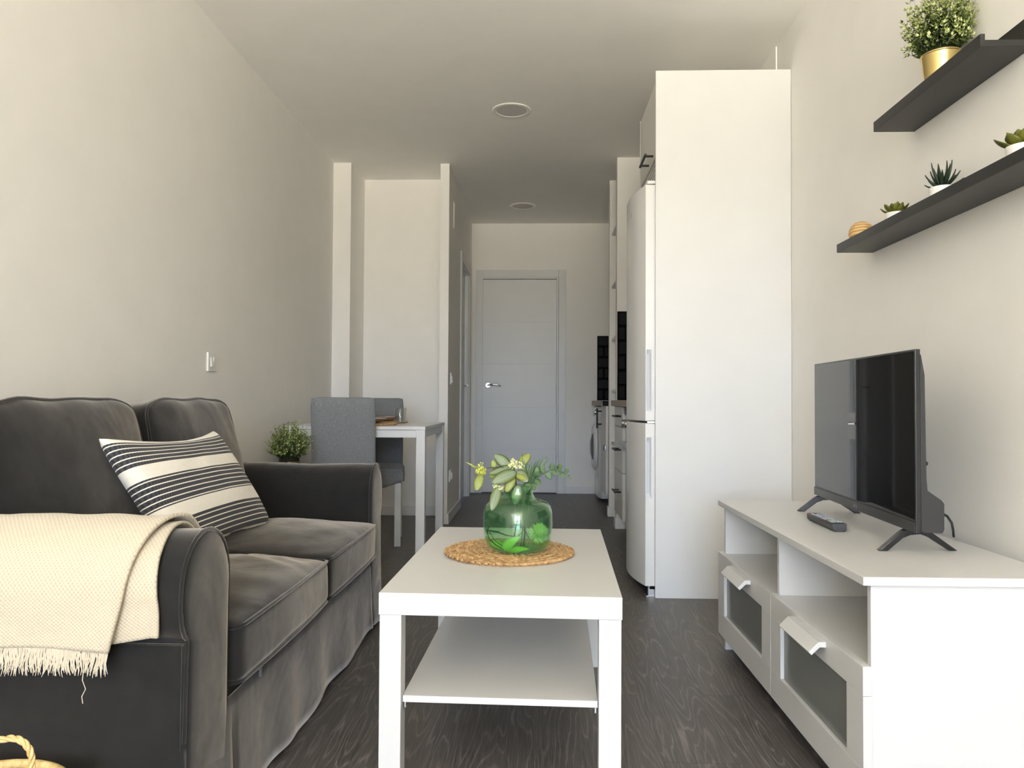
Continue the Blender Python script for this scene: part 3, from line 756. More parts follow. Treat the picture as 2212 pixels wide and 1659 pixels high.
# hidden support behind the sofa
t = empty('side_table', (-1.222, 3.68, 0), 'small white side table behind the sofa under the brass pot plant', 'side table')
place('tabletop', MB().lathe([(0, 0), (.148, 0), (.15, .002), (.15, .016), (.148, .018), (0, .018)], (-1.222, 3.68, .468), 40), M['lam'], t)
for k in range(3):
    a = 2 * pi * k / 3 + .5
    place('leg', MB().tube([(-1.222 + .10 * cos(a), 3.68 + .10 * sin(a), .467), (-1.222 + .13 * cos(a), 3.68 + .13 * sin(a), 0)], .010, 10), M['lam'], t)
bushy('potted_boxwood', (-1.222, 3.68, .4865), .0525, .098, .092, .165, 'leafy artificial boxwood in brass pot behind the far sofa arm', .016, 9, n=380, lsize=.0090, dark=.20)  # leaf colours darkened here to imitate the dimmer light behind the sofa

def smallpot(x, y, z, r, h, parent):
    place('pot', MB().lathe([(0, 0), (r * .8, 0), (r * .9, .003), (r, h), (r * .92, h), (r * .90, h - .006), (0, h - .007)], (x, y, z), 40), M['ceramic'], parent)
def rosette(name, x, y, z, r, h, label, seed, n=22, L=.045, W=.012, lift=(.15, 1.2), pointed=False):
    q = random.Random(seed); t = empty(name, (x, y, z), label, 'succulent'); smallpot(x, y, z, r, h, t)
    mb = MB(); c = Vector((x, y, z + h - .004))
    for i in range(n):
        f = i / (n - 1); a = i * 2.39996; el = lift[0] + (lift[1] - lift[0]) * f
        l = L * (1.05 - .45 * f) * q.uniform(.88, 1.1)
        d = Vector((cos(a) * cos(el), sin(a) * cos(el), sin(el)))
        nrm = Vector((-cos(a) * sin(el), -sin(a) * sin(el), cos(el)))
        tip = c + d * l + Vector((0, 0, .003))
        if tip.x > 1.125: tip.x = 1.125
        mb.leaf(c + d * .004, tip, W * (1 - .3 * f), nrm, -.12, 4, 8, shape=.72 if not pointed else .4, fold=.35)
    place('leaves', mb, M['succ'], t, smooth=60, solid=.0022)
rosette('echeveria', 1.074, 2.312, LS, .030, .044, 'small olive rosette succulent beside the wooden ball on lower ledge', 2, L=.045, W=.0125, lift=(.42, 1.4))
rosette('echeveria', 1.072, 1.705, LS, .036, .042, 'larger olive rosette succulent at the cropped near end of lower ledge', 8, L=.058, W=.019, lift=(.42, 1.4))
q = random.Random(4); t = empty('aloe', (1.074, 2.05, LS), 'dark spiky aloe in small white pot on the lower ledge', 'aloe'); smallpot(1.074, 2.05, LS, .032, .047, t)
mb = MB(); c = Vector((1.074, 2.05, LS + .044))
for i in range(22):
    a = i * 2.39996; el = (.35 + 1.05 * (i / 21)); l = (.050 + .026 * (i / 21)) * q.uniform(.9, 1.1)
    if i % 5 == 0: el *= .7
    d = Vector((cos(a) * cos(el), sin(a) * cos(el), sin(el))); nrm = Vector((-cos(a) * sin(el), -sin(a) * sin(el), cos(el)))
    tip = c + d * l; tip.x = min(tip.x, 1.124)
    mb.leaf(c + d * .003, tip, .0052, nrm, -.12, 2, 8, shape=.36, fold=.6)
place('leaves', mb, M['aloe'], t, smooth=50, solid=.0022)

# ------------------------------------------------------------------ fridge and kitchen
t = empty('tall_fridge_cabinet', (.84, 3.76, 0), 'tall white fridge housing with side panel, top cupboard and vent', 'cabinet')
place('side_panel', B(.5285, 1.1385, 3.456, 3.474, 0, 2.401), M['panel'], t, smooth=0, bev=.001)
place('carcass', B(.562, 1.125, 3.4745, 4.082, 2.03, 2.395), M['kit'], t, smooth=0)
place('side_panel', B(.541, 1.1255, 4.0825, 4.0985, 0, 2.401), M['panel'], t, smooth=0, bev=.001)
dd_ = place('door', B(.542, .561, 3.477, 4.080, 2.036, 2.39), M['kit'], t, smooth=0, bev=.0012)
hd = MB().tube([(.502, 3.60, 2.06), (.502, 3.79, 2.06)], .0062, 12)
for yy in (3.622, 3.768): hd.tube([(.502, yy, 2.06), (.5418, yy, 2.06)], .0058, 10)
place('handle', hd, M['blackm'], dd_)
vg = MB()
for k in range(5): vg.prism([(.545, 1.925 + .021 * k), (.556, 1.925 + .021 * k), (.556, 1.940 + .021 * k), (.548, 1.940 + .021 * k)], 'y', 3.4745, 4.082)
vo = place('vent_grille', vg, M['kit'], t, smooth=0)
place('vent_shade_backing', B(.557, .565, 3.4745, 4.082, 1.915, 2.029), M['gasket'], vo, smooth=0)  # dark grey sheet standing in for the shade between the slats

t = empty('fridge', (.80, 3.78, 0), 'white two-door fridge freezer with bowed doors beside tall panel', 'fridge')
place('body', B(.545, 1.115, 3.482, 4.074, .045, 1.886), M['appl'], t, smooth=0, bev=.004)
def fdoor(z0, z1, h0, h1, name):
    N = 22; ya, yb = 3.484, 4.072; ym = (ya + yb) / 2; hw = (yb - ya) / 2
    fr_ = []
    for i in range(N + 1):
        y = ya + (yb - ya) * i / N; s = (y - ym) / hw
        fr_.append((.487 - .046 * (1 - s * s), y))
    mb = MB(); bm = mb.bm
    lo = [bm.verts.new((x, y, z0)) for x, y in fr_] + [bm.verts.new((.532, yb, z0)), bm.verts.new((.532, ya, z0))]
    hi = [bm.verts.new((v.co.x, v.co.y, z1)) for v in lo]
    n = len(lo); bm.faces.new(lo); bm.faces.new(hi[::-1])
    for i in range(n - 1): bm.faces.new((lo[i], hi[i], hi[i + 1], lo[i + 1]))
    # near side with a recessed grip
    X0, X1, hx0, hx1 = .487, .532, .4915, .5135
    def v(x, z, y=ya): return bm.verts.new((x, y, z))
    a, b, c, d_ = lo[0], lo[-1], hi[-1], hi[0]
    r1 = [v(hx0, h0), v(hx1, h0), v(hx1, h1), v(hx0, h1)]
    for p, q_ in (((a, b), (r1[0], r1[1])), ((b, c), (r1[1], r1[2])), ((c, d_), (r1[2], r1[3])), ((d_, a), (r1[3], r1[0]))):
        bm.faces.new((p[0], p[1], q_[1], q_[0]))
    o = place(name, mb, M['appl'], t, smooth=35, bev=.0025)
    g = MB(); bm = g.bm
    e = [bm.verts.new(p) for p in ((hx0, ya, h0), (hx1, ya, h0), (hx1, ya, h1), (hx0, ya, h1))]
    i_ = [bm.verts.new(p) for p in ((hx0 + .001, ya + .011, h0 + .02), (hx1 - .006, ya + .022, h0 + .022), (hx1 - .006, ya + .022, h1 - .022), (hx0 + .001, ya + .011, h1 - .02))]
    for k in range(4): bm.faces.new((e[k], e[(k + 1) % 4], i_[(k + 1) % 4], i_[k]))
    bm.faces.new(i_)
    rim = rectpath(hx0 - .0035, hx1 + .0035, 0, h1 - h0 + .007, 0, .004, 4)
    g.tube([(x, ya - .0004, y + h0 - .0035) for x, y, _ in rim], .0011, 6, True)
    place('grip_recess', g, M['applgrey'], o, smooth=30)
    return o
up = fdoor(.797, 1.884, .843, 1.124, 'door'); lo_ = fdoor(.046, .787, .444, .722, 'door')
em = MB().box(-.014, .014, -.0012, .0008, -.012, .012)
em.xf(Matrix.Translation((.4466, 3.70, 1.79)) @ Matrix.Rotation(-pi / 2 - .085, 4, 'Z'))
place('emblem', em, M['gasket'], up, smooth=0)
place('gasket', B(.5325, .5445, 3.490, 4.066, .05, 1.88), M['gasket'], t, smooth=0)
place('hinge_cover', MB().prism([(.494, 3.486), (.53, 3.483), (.60, 3.483), (.60, 3.56), (.53, 3.56), (.488, 3.54)], 'z', 1.8885, 1.904), M['appl'], t, smooth=30, bev=.003)
hg = MB(); hg.box(.495, .53, 3.478, 3.52, .7885, .7955); hg.tube([(.499, 3.484, .786), (.499, 3.484, .798)], .004, 10)
place('hinge', hg, M['chrome'], t, smooth=30)
ft = MB(); ft.box(.500, .545, 3.484, 3.54, .029, .033); ft.box(.500, .545, 3.484, 3.487, .006, .029); ft.box(.490, .545, 3.476, 3.53, 0, .006); ft.tube([(.505, 3.50, 0), (.505, 3.50, .045)], .006, 10)
place('foot', ft, M['steel'], t, smooth=30, bev=.0008)
place('foot', B(1.0, 1.05, 3.52, 3.56, 0, .0445), M['dark'], t, smooth=0); place('foot', B(.56, .6, 4.0, 4.04, 0, .0445), M['dark'], t, smooth=0)

# oven unit
t = empty('built_in_oven', (.80, 4.40, 0), 'white built-in oven with knob and bar handle past the fridge', 'oven')
place('carcass', B(.566, 1.13, 4.18, 4.785, .10, .852), M['kit'], t, smooth=0)
place('plinth', B(.60, 1.12, 4.18, 4.785, 0, .0995), M['trim'], t, smooth=0)
place('control_panel', B(.540, .5655, 4.184, 4.782, .705, .80), M['appl'], t, smooth=0, bev=.002)
for yy in (4.27, 4.41, 4.55, 4.71):
    k = MB().lathe([(0, .030), (.019, .030), (.022, .026), (.023, .004), (.026, 0)], n=28); k.xf(Matrix.Translation((.540, yy, .75)) @ Matrix.Rotation(-pi / 2, 4, 'Y'))
    place('knob', k, M['steel'], t)
vv = MB()
for k in range(5): vv.prism([(.536, .803 + .010 * k), (.5655, .803 + .010 * k), (.5655, .809 + .010 * k), (.530, .807 + .010 * k)], 'y', 4.184, 4.782)
place('vent', vv, M['steel'], t, smooth=0)
od = place('oven_door', B(.545, .5655, 4.184, 4.782, .14, .700), M['ovenglass'], t, smooth=0, bev=.002)
hd = MB().box(.498, .516, 4.21, 4.755, .615, .645)
for yy in (4.25, 4.715): hd.box(.516, .545, yy - .012, yy + .012, .622, .638)
place('handle', hd, M['steel'], od, smooth=0, bev=.004)
# drawer unit
t = empty('kitchen_drawer_unit', (.80, 5.0, 0), 'white three-drawer kitchen unit with black bar handles', 'drawer unit')
place('carcass', B(.546, 1.13, 4.793, 5.296, .13, .852), M['kit'], t, smooth=0)
place('plinth', B(.605, 1.12, 4.793, 5.296, 0, .1295), M['trim'], t, smooth=0)
for z0, z1, hz in ((.722, .850, .79), (.432, .718, .575), (.132, .428, .305)):
    dr = place('drawer', B(.527, .5455, 4.795, 5.294, z0, z1), M['kit'], t, smooth=0, bev=.001)
    hd = MB().tube([(.488, 4.865, hz), (.488, 5.045, hz)], .0062, 10)
    for yy in (4.89, 5.02): hd.tube([(.488, yy, hz), (.527, yy, hz)], .0058, 8)
    place('handle', hd, M['blackm'], dr)
tag(place('kitchen_worktop', B(.503, 1.1385, 4.10, 5.308, .8535, .893), M['wood'], loc=(.82, 4.7, .8535), smooth=0, bev=.003), 'wood-effect kitchen worktop above the three-drawer unit', 'worktop')
def tiles(name, x0, x1, y, z0, z1, rows):
    mb = MB(); mb.box(x0, x1, y - .004, y, z0, z1); dz = (z1 - z0) / rows
    for k in range(rows):
        off = 0 if k % 2 else .062
        xs = [x0 + .001]; x = x0 + (.062 if k % 2 == 0 else .125)
        while x < x1 - .02: xs.append(x); x += .125
        xs.append(x1)
        for a, b in zip(xs, xs[1:]):
            za, zb_ = z0 + dz * k + .001, z0 + dz * (k + 1) - .001; a2, b2 = a + .001, b - .001
            e = [mb.bm.verts.new(p) for p in ((a2, y - .005, za), (b2, y - .005, za), (b2, y - .005, zb_), (a2, y - .005, zb_))]
            i_ = [mb.bm.verts.new(p) for p in ((a2 + .009, y - .011, za + .009), (b2 - .009, y - .011, za + .009), (b2 - .009, y - .011, zb_ - .009), (a2 + .009, y - .011, zb_ - .009))]
            bk_ = [mb.bm.verts.new((v.co.x, y - .004, v.co.z)) for v in e]
            for j in range(4):
                mb.bm.faces.new((e[j], e[(j + 1) % 4], i_[(j + 1) % 4], i_[j])); mb.bm.faces.new((bk_[j], bk_[(j + 1) % 4], e[(j + 1) % 4], e[j]))
            mb.bm.faces.new(i_)
    return struct(name, mb, M['tile'], smooth=0)
tiles('trim_2', .546, 1.138, 5.31, .8945, 1.515, 6)
tiles('trim_3', .558, 1.138, 7.29, .8945, 1.512, 6)
# built-in shelves between the two wall stubs
for z, lab in ((2.185, 'topmost'), (1.775, 'second highest'), (1.365, 'third highest'), (.975, 'fourth from top'), (.575, 'lowest')):
    tag(place('niche_shelf', B(.559, 1.138, 5.412, 5.868, z - .018, z), M['trim'], loc=(.85, 5.64, z - .018), smooth=0), 'white built-in niche shelf seen as thin edge past the kitchen, the ' + lab, 'shelf', 'niche shelves past the kitchen')
# washing machine
t = empty('washing_machine', (.83, 6.96, 0), 'white washing machine with porthole door under the far worktop', 'washing machine')
pl = [(.556, 6.672), (.532, 6.73), (.522, 6.84), (.520, 6.96), (.522, 7.08), (.532, 7.19), (.556, 7.248), (1.12, 7.248), (1.12, 6.672)]
place('body', MB().prism(pl, 'z', .03, .835), M['appl'], t, smooth=30, bev=.006)
place('base', B(.57, 1.10, 6.69, 7.23, 0, .0295), M['dark'], t, smooth=0)
rg = MB().lathe([(.135, .004), (.165, .030), (.185, .034), (.205, .022), (.212, 0)], n=56); rg.xf(Matrix.Translation((.523, 6.96, .47)) @ Matrix.Rotation(-pi / 2, 4, 'Y'))
dr_ = place('door_ring', rg, M['appl'], t)
gg = MB().lathe([(0, .052), (.06, .049), (.11, .036), (.136, .012)], n=48); gg.xf(Matrix.Translation((.521, 6.96, .47)) @ Matrix.Rotation(-pi / 2, 4, 'Y'))
place('porthole', gg, M['porthole'], dr_, solid=.003)
place('sticker', B(.5245, .526, 6.775, 6.815, .20, .245), M['blue'], t, smooth=0)
place('detergent_drawer', B(.512, .523, 7.03, 7.18, .75, .82), M['appl'], t, smooth=0, bev=.002)
kb = MB().lathe([(0, .02), (.02, .02), (.024, 0)], n=24); kb.xf(Matrix.Translation((.521, 6.90, .785)) @ Matrix.Rotation(-pi / 2, 4, 'Y')); place('dial', kb, M['steel'], t)
t = empty('laundry_cupboard', (.80, 6.36, 0), 'narrow white cupboard with black vertical handle beside washing machine', 'cupboard')
place('carcass', B(.556, 1.12, 6.085, 6.655, .13, .846), M['kit'], t, smooth=0)
dr = place('door', B(.536, .5552, 6.085, 6.575, .132, .846), M['kit'], t, smooth=0, bev=.001)
hd = MB().tube([(.498, 6.50, .655), (.498, 6.50, .825)], .0075, 10)
for zz in (.69, .80): hd.tube([(.498, 6.50, zz), (.536, 6.50, zz)], .006, 8)
place('handle', hd, M['blackm'], dr)
place('plinth', B(.62, 1.10, 6.085, 6.655, 0, .1295), M['dark'], t, smooth=0)
hn = MB(); hn.box(.524, .536, 6.05, 6.084, .50, .53); hn.tube([(.518, 6.06, .495), (.518, 6.06, .535)], .006, 8)
place('hinge', hn, M['steel'], dr, smooth=30)
t = empty('laundry_worktop', (.82, 6.7, .848), 'short wood-effect worktop over the washing machine at hallway end', 'worktop')
place('slab', B(.505, 1.138, 6.115, 7.272, .848, .890), M['wood'], t, smooth=0, bev=.003)
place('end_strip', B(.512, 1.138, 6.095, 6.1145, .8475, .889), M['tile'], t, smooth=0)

# ------------------------------------------------------------------ dining corner
x0, x1, y0, y1, zt = -1.378, -.609, 4.055, 4.888, .745
t = empty('dining_table', ((x0 + x1) / 2, (y0 + y1) / 2, 0), 'white square-legged dining table against the left wall', 'dining table')
place('tabletop', B(x0, x1, y0, y1, zt - .018, zt), M['lam'], t, smooth=0, bev=.0015)
for a in (x0 + .002, x1 - .050):
    for b in (y0 + .002, y1 - .050): place('leg', B(a, a + .048, b, b + .048, 0, zt - .0185), M['lam'], t, smooth=0, bev=.0015)
for b in (y0 + .008, y1 - .026): place('apron', B(x0 + .051, x1 - .051, b, b + .018, zt - .060, zt - .0195), M['lam'], t, smooth=0, bev=.001)
for a in (x0 + .008, x1 - .026): place('apron', B(a, a + .018, y0 + .051, y1 - .051, zt - .060, zt - .0195), M['lam'], t, smooth=0, bev=.001)

def rounded_box(hx, hy, hz, r, n=10, crown=0, wr=0, seed=0, m=None):
    """soft box centred on the origin, rounded by r, top swollen by crown"""
    mb = MB(); bm = mb.bm; cache = {}; m = m or n
    def V(p):
        k = (round(p[0], 5), round(p[1], 5), round(p[2], 5))
        if k in cache: return cache[k]
        q = Vector((p[0] * hx, p[1] * hy, p[2] * hz)); h = Vector((hx, hy, hz))
        c = Vector([max(-h[i] + r, min(h[i] - r, q[i])) for i in range(3)])
        d = q - c
        if d.length > 1e-9: q = c + d.normalized() * r
        if q.z > -hz * .2 and crown:
            s = max(0, 1 - (q.x / hx) ** 2) * max(0, 1 - (q.y / hy) ** 2)
            q.z += crown * s ** .75 * min(1, (q.z + hz * .2) / hz)
        if wr:
            w = noise.noise(Vector((q.x * 7 + seed, q.y * 7, q.z * 5))) + .5 * noise.noise(Vector((q.x * 16 + seed, q.y * 13, q.z * 9)))
            q += Vector((.4, .4, .8)) * wr * w
        v = bm.verts.new(q); cache[k] = v; return v
    def lin(i, N):
        u = -1 + 2 * i / N; return (abs(u) ** .8) * (1 if u >= 0 else -1)
    for ax in range(3):
        for sgn in (-1, 1):
            N = n; L_ = [lin(i, N) for i in range(N + 1)]
            for i in range(N):
                for j in range(N):
                    q = []
                    for a, b in ((i, j), (i + 1, j), (i + 1, j + 1), (i, j + 1)):
                        p = [0, 0, 0]; p[ax] = sgn; p[(ax + 1) % 3] = L_[a]; p[(ax + 2) % 3] = L_[b]; q.append(V(p))
                    if len(set(q)) == 4: bm.faces.new(q)
    return mb
def chair(loc, rz, label):
    """covered dining chair, local: faces -y, back at +y"""
    t = empty('dining_chair', loc, label, 'chair', 'grey covered dining chairs', rz=rz)
    st_ = rounded_box(.172, .20, .045, .018, 8, .008); st_.xf(Matrix.Translation((0, 0, .43)))
    place('seat', st_, M['chair'], t, local=True, smooth=60)
    bk_ = rounded_box(.166, .026, .245, .018, 8, 0, .001, 3)
    for v in bk_.bm.verts: v.co.y += .085 * (v.co.z + .245) / .49
    bk_.xf(Matrix.Translation((0, .185, .655)))
    place('backrest', bk_, M['chair'], t, local=True, smooth=60)
    sk = MB()
    path = [(-.173, .20), (-.173, -.20), (.173, -.20), (.173, .20)]
    def g(u, v):
        s = u * 3; i = min(2, int(s)); f = s - i
        a, b = path[i], path[i + 1]; x = a[0] + (b[0] - a[0]) * f; y = a[1] + (b[1] - a[1]) * f
        dip = .05 * sin(pi * f) if i == 1 else .02 * sin(pi * f)
        z = .455 - v * (.055 + dip); k = 1 + .02 * v
        return Vector((x * k, y * k, z))
    sk.grid(g, 30, 4)
    place('cover_skirt', sk, M['chair'], t, local=True, smooth=50, solid=.006)
    for a in (-.163, .125):
        for b, h in ((-.19, .385), (.145, .40)):
            place('leg', B(a, a + .038, b, b + .038, 0, h), M['lam'], t, local=True, smooth=0, bev=.001)
    return t
# far chair faces the camera, near chair turns its back to it
c2 = chair((-1.025, 4.74, 0), .16, 'grey covered dining chair on the far side of white dining table')
c1 = copy_tree(c2); c1.location = (-1.066, 4.205, 0); c1.rotation_euler.z = pi + .15
c1['label'] = 'grey covered dining chair on near side, its back to the camera'

mt = braid_mat('placemat', (-.985, 4.255, zt + .0002), .183, 'round straw placemat at the near place on the dining table', h=.012, rows=8, seed=4)
mt2 = braid_mat('placemat', (-1.0, 4.675, zt + .0002), .183, 'round straw placemat at the far place on the dining table', h=.012, rows=8, seed=5)
for o_ in (mt, mt2): o_['group'] = 'straw placemats on the dining table'
def plate(x, y, lab):
    z = zt + .0115; t = empty('plate', (x, y, z), lab, 'plate', 'plates on the dining table')
    place('underside', MB().lathe([(0, 0), (.075, 0), (.100, .008), (.122, .024), (.124, .0255)], (x, y, z), 56), M['plateb'], t, solid=.002, solid_off=-1)
    place('glaze', MB().lathe([(0, .004), (.074, .004), (.098, .0115), (.120, .0262), (.124, .0262)], (x, y, z), 56), M['plate'], t)
plate(-.985, 4.255, 'white plate with mat reflection painted underneath at the near place setting'); plate(-1.0, 4.675, 'white plate with mat reflection painted underneath at the far place setting')
def cutlery(kind, a, b, lab):
    a, b = Vector(a), Vector(b); t_ = (b - a).normalized(); s_ = Vector((-t_.y, t_.x, 0)).normalized(); up_ = Vector((0, 0, 1))
    mb = MB()
    def slab(p, q, w0, w1, th=.0018):
        vs = [mb.bm.verts.new(p_ + s_ * w * sg + up_ * th * k) for p_, w in ((p, w0), (q, w1)) for sg in (-1, 1) for k in (0, 1)]
        for f in ((0, 1, 3, 2), (4, 6, 7, 5), (0, 4, 5, 1), (2, 3, 7, 6), (0, 2, 6, 4), (1, 5, 7, 3)): mb.bm.faces.new([vs[i] for i in f])
    L = (b - a).length
    slab(a, a + t_ * L * .55, .0045, .0035)
    if kind == 'knife': slab(a + t_ * L * .552, b, .0085, .0035)
    else:
        slab(a + t_ * L * .552, a + t_ * L * .75, .004, .011)
        for k in (-1.5, -.5, .5, 1.5): slab(a + t_ * L * .752 + s_ * k * .0062, b + s_ * k * .0056, .0017, .0012)
    tag(place(kind, mb, M['blackm'], loc=a, smooth=0), lab, 'cutlery', 'black cutlery on the plates')
zc = zt + .0385
cutlery('knife', (-1.07, 4.17, zc), (-.925, 4.345, zc), 'black knife lying across the near plate')
cutlery('fork', (-.94, 4.60, zc), (-1.085, 4.745, zc), 'black fork lying across the far plate')
cutlery('knife', (-.915, 4.735, zc), (-1.06, 4.60, zc + .004), 'black knife crossing the fork on the far plate')
gp = [(0, 0), (.030, 0), (.0325, .003), (.037, .095), (.0360, .096), (.0352, .095), (.031, .010), (0, .009)]
tag(place('drinking_glass', MB().lathe(gp, (-.823, 4.47, zt + .0002), 40), M['glass'], loc=(-.823, 4.47, zt + .0002), smooth=60), 'clear drinking glass beside placemats on the dining table', 'glass')

# ------------------------------------------------------------------ sofa
XF = -.645                                            # front of the arms
t = empty('sofa', (-1.05, 2.22, 0), 'dark grey velvet two-seat sofa with rolled arms and skirt along left wall', 'sofa')
place('base', B(-1.455, XF - .02, 1.385, 3.055, .02, .285), M['velvet'], t, smooth=0, bev=.01)
def arm(c, s):
    """s = -1: outer side towards -y"""
    R, zc = .104, .531
    pr = []
    pr.append((-s * .10, .10)); pr.append((-s * .10, .40)); pr.append((-s * .102, zc - .03))
    for i in range(15):
        a = pi * i / 14; pr.append((-s * R * cos(a), zc + R * sin(a)))
    pr += [(s * .104, zc - .03), (s * .098, zc - .058), (s * .088, zc - .076), (s * .078, zc - .084), (s * .0765, zc - .095), (s * .079, .40), (s * .084, .25), (s * .086, .10)]
    poly = [(c + a, b) for a, b in pr]
    mb = MB(); N = 26; bm = mb.bm; rings = []
    X0, X1 = -1.44, XF
    for i in range(N + 1):
        x = X0 + (X1 - X0) * i / N; rg_ = []
        for j, (a, b) in enumerate(poly):
            w = noise.noise(Vector((x * 5, a * 9 + c, b * 6))) * .004 if 0 < i < N - 1 else 0
            rg_.append(bm.verts.new((x, a + w * .8, b + w)))
        rings.append(rg_)
    for A, Bq in zip(rings, rings[1:]):
        for j in range(len(poly)): bm.faces.new((A[j], A[(j + 1) % len(poly)], Bq[(j + 1) % len(poly)], Bq[j]))
    bm.faces.new(rings[0]); 
    # softly domed front
    cen = (c + 0 * s, .42)
    prev = rings[-1]
    for sc, dx in ((.94, .006), (.8, .009), (.5, .011)):
        cur = [bm.verts.new((X1 + dx, c + (a - c) * sc, .40 + (b - .40) * sc)) for a, b in poly]
        for j in range(len(poly)): bm.faces.new((prev[j], prev[(j + 1) % len(poly)], cur[(j + 1) % len(poly)], cur[j]))
        prev = cur
    bm.faces.new(prev)
    o = place('arm', mb, M['velvet'], t, smooth=50)
    pp = [(XF + .0015, a, b) for a, b in poly if b > .26 or b == .10]
    pp = [(XF + .0015, a, max(b, .26)) for a, b in poly]
    place('piping', MB().tube(pp, .0042, 8), M['velvet'], o)
    pz = place('shoulder_seam', MB().tube([(x, c + s * .0775, zc - .0905) for x in [X0 + .02 + (XF - X0 - .02) * i / 12 for i in range(13)]], .0028, 6), M['velvet'], o)
arm(1.455, -1); arm(2.985, 1)
bk_ = rounded_box(.095, .845, .40, .06, 12); bk_.xf(Matrix.Translation((-1.372, 2.22, .42)))
place('back_frame', bk_, M['velvet'], t, smooth=60)
def seat(yc, hw, seed):
    hx, hz = .285, .062; cx, cz = -.905, .352
    mb = rounded_box(hx, hw, hz, .020, 26, .052, .0055, seed); mb.xf(Matrix.Translation((cx, yc, cz)))
    # wrinkles radiating from the front seam
    for v in mb.bm.verts:
        if v.co.z > cz + .03:
            u = (v.co.x - cx) / hx
            v.co.z += .0065 * max(0, 1 - u * u) * sin(v.co.x * 42 + 11 * noise.noise(Vector((v.co.x * 3, v.co.y * 4, seed)))) * (1 if seed == 1 else .25)
    for v in mb.bm.verts:
        if v.co.x > cx: v.co.x += .022 * ((v.co.x - cx) / hx) * max(0, 1 - ((v.co.y - yc) / hw) ** 2); v.co.z += .014 * ((v.co.x - cx) / hx) ** 2 * max(0, 1 - ((v.co.y - yc) / hw) ** 2)
    o = place('seat_cushion', mb, M['velvet'], t, smooth=60, sub=1)
    def bl(p):
        k = max(0, (p[0] - cx) / hx); e = max(0, 1 - ((p[1] - yc) / hw) ** 2)
        return (p[0] + .022 * k * e, p[1], p[2] + .014 * k * k * e)
    def dens(ps):
        o_ = []
        for a, b in zip(ps, ps[1:] + ps[:1]):
            n_ = max(1, int((Vector(b) - Vector(a)).length / .03))
            for i in range(n_): o_.append(tuple(Vector(a).lerp(Vector(b), i / n_)))
        return o_
    for z in (cz + hz - .004, cz - hz + .004):
        place('piping', MB().tube([bl(p) for p in dens(rectpath(cx - hx + .004, cx + hx - .003, yc - hw + .002, yc + hw - .002, z, .024, 6))], .0046, 8, True), M['velvet'], o)
    return o
sc1 = seat(1.904, .334, 1); seat(2.565, .322, 2)
place('zipper_pull', MB().box(-.628, -.622, 1.700, 1.704, .262, .284).box(-.629, -.621, 1.6975, 1.7065, .284, .290), M['steel'], sc1, smooth=0)
def back(yc, hw, seed, lean, h=.232):
    def rnd_(x, y):
        if x > 0:
            k = x / h; e = min(1, abs(y / hw))
            x2 = x - .028 * e ** 6 * k * k + .007 * k * noise.noise(Vector((y * 8, seed, 0))); y2 = y * (1 - .05 * k ** 3)
            return x2, y2
        return x, y
    mb = rounded_box(h, hw, .085, .030, 24, .045, .006, seed)      # built lying: x = up, z = towards the seat
    Mx = Matrix.Translation((-1.238, yc, .648)) @ Matrix.Rotation(lean, 4, 'Y') @ Matrix(((0, 0, 1, 0), (0, 1, 0, 0), (1, 0, 0, 0), (0, 0, 0, 1)))
    for v in mb.bm.verts:                                             # slumped, fuller low down
        v.co.z += .012 * (1 - v.co.x / h)
        v.co.x, v.co.y = rnd_(v.co.x, v.co.y)
    mb.xf(Mx)
    o = place('back_cushion', mb, M['velvet'], t, smooth=60, sub=1)
    pts = []
    raw = rectpath(-h + .004, h - .004, -hw + .003, hw - .003, 0, .03, 8)
    dn = []
    for p_, q_ in zip(raw, raw[1:] + raw[:1]):
        n_ = max(1, int((Vector(q_) - Vector(p_)).length / .03))
        dn += [Vector(p_).lerp(Vector(q_), i / n_) for i in range(n_)]
    for p_ in dn:
        x, y = rnd_(p_.x, p_.y)
        pts.append(Mx @ Vector((x, y, .078 + .012 * (1 - p_.x / h))))
    # densify the long edges a little so that the piping follows the cushion
    place('piping', MB().tube(pts, .0046, 8, True), M['velvet'], o)
back(1.882, .318, 21, -.16); back(2.565, .318, 5, -.17)
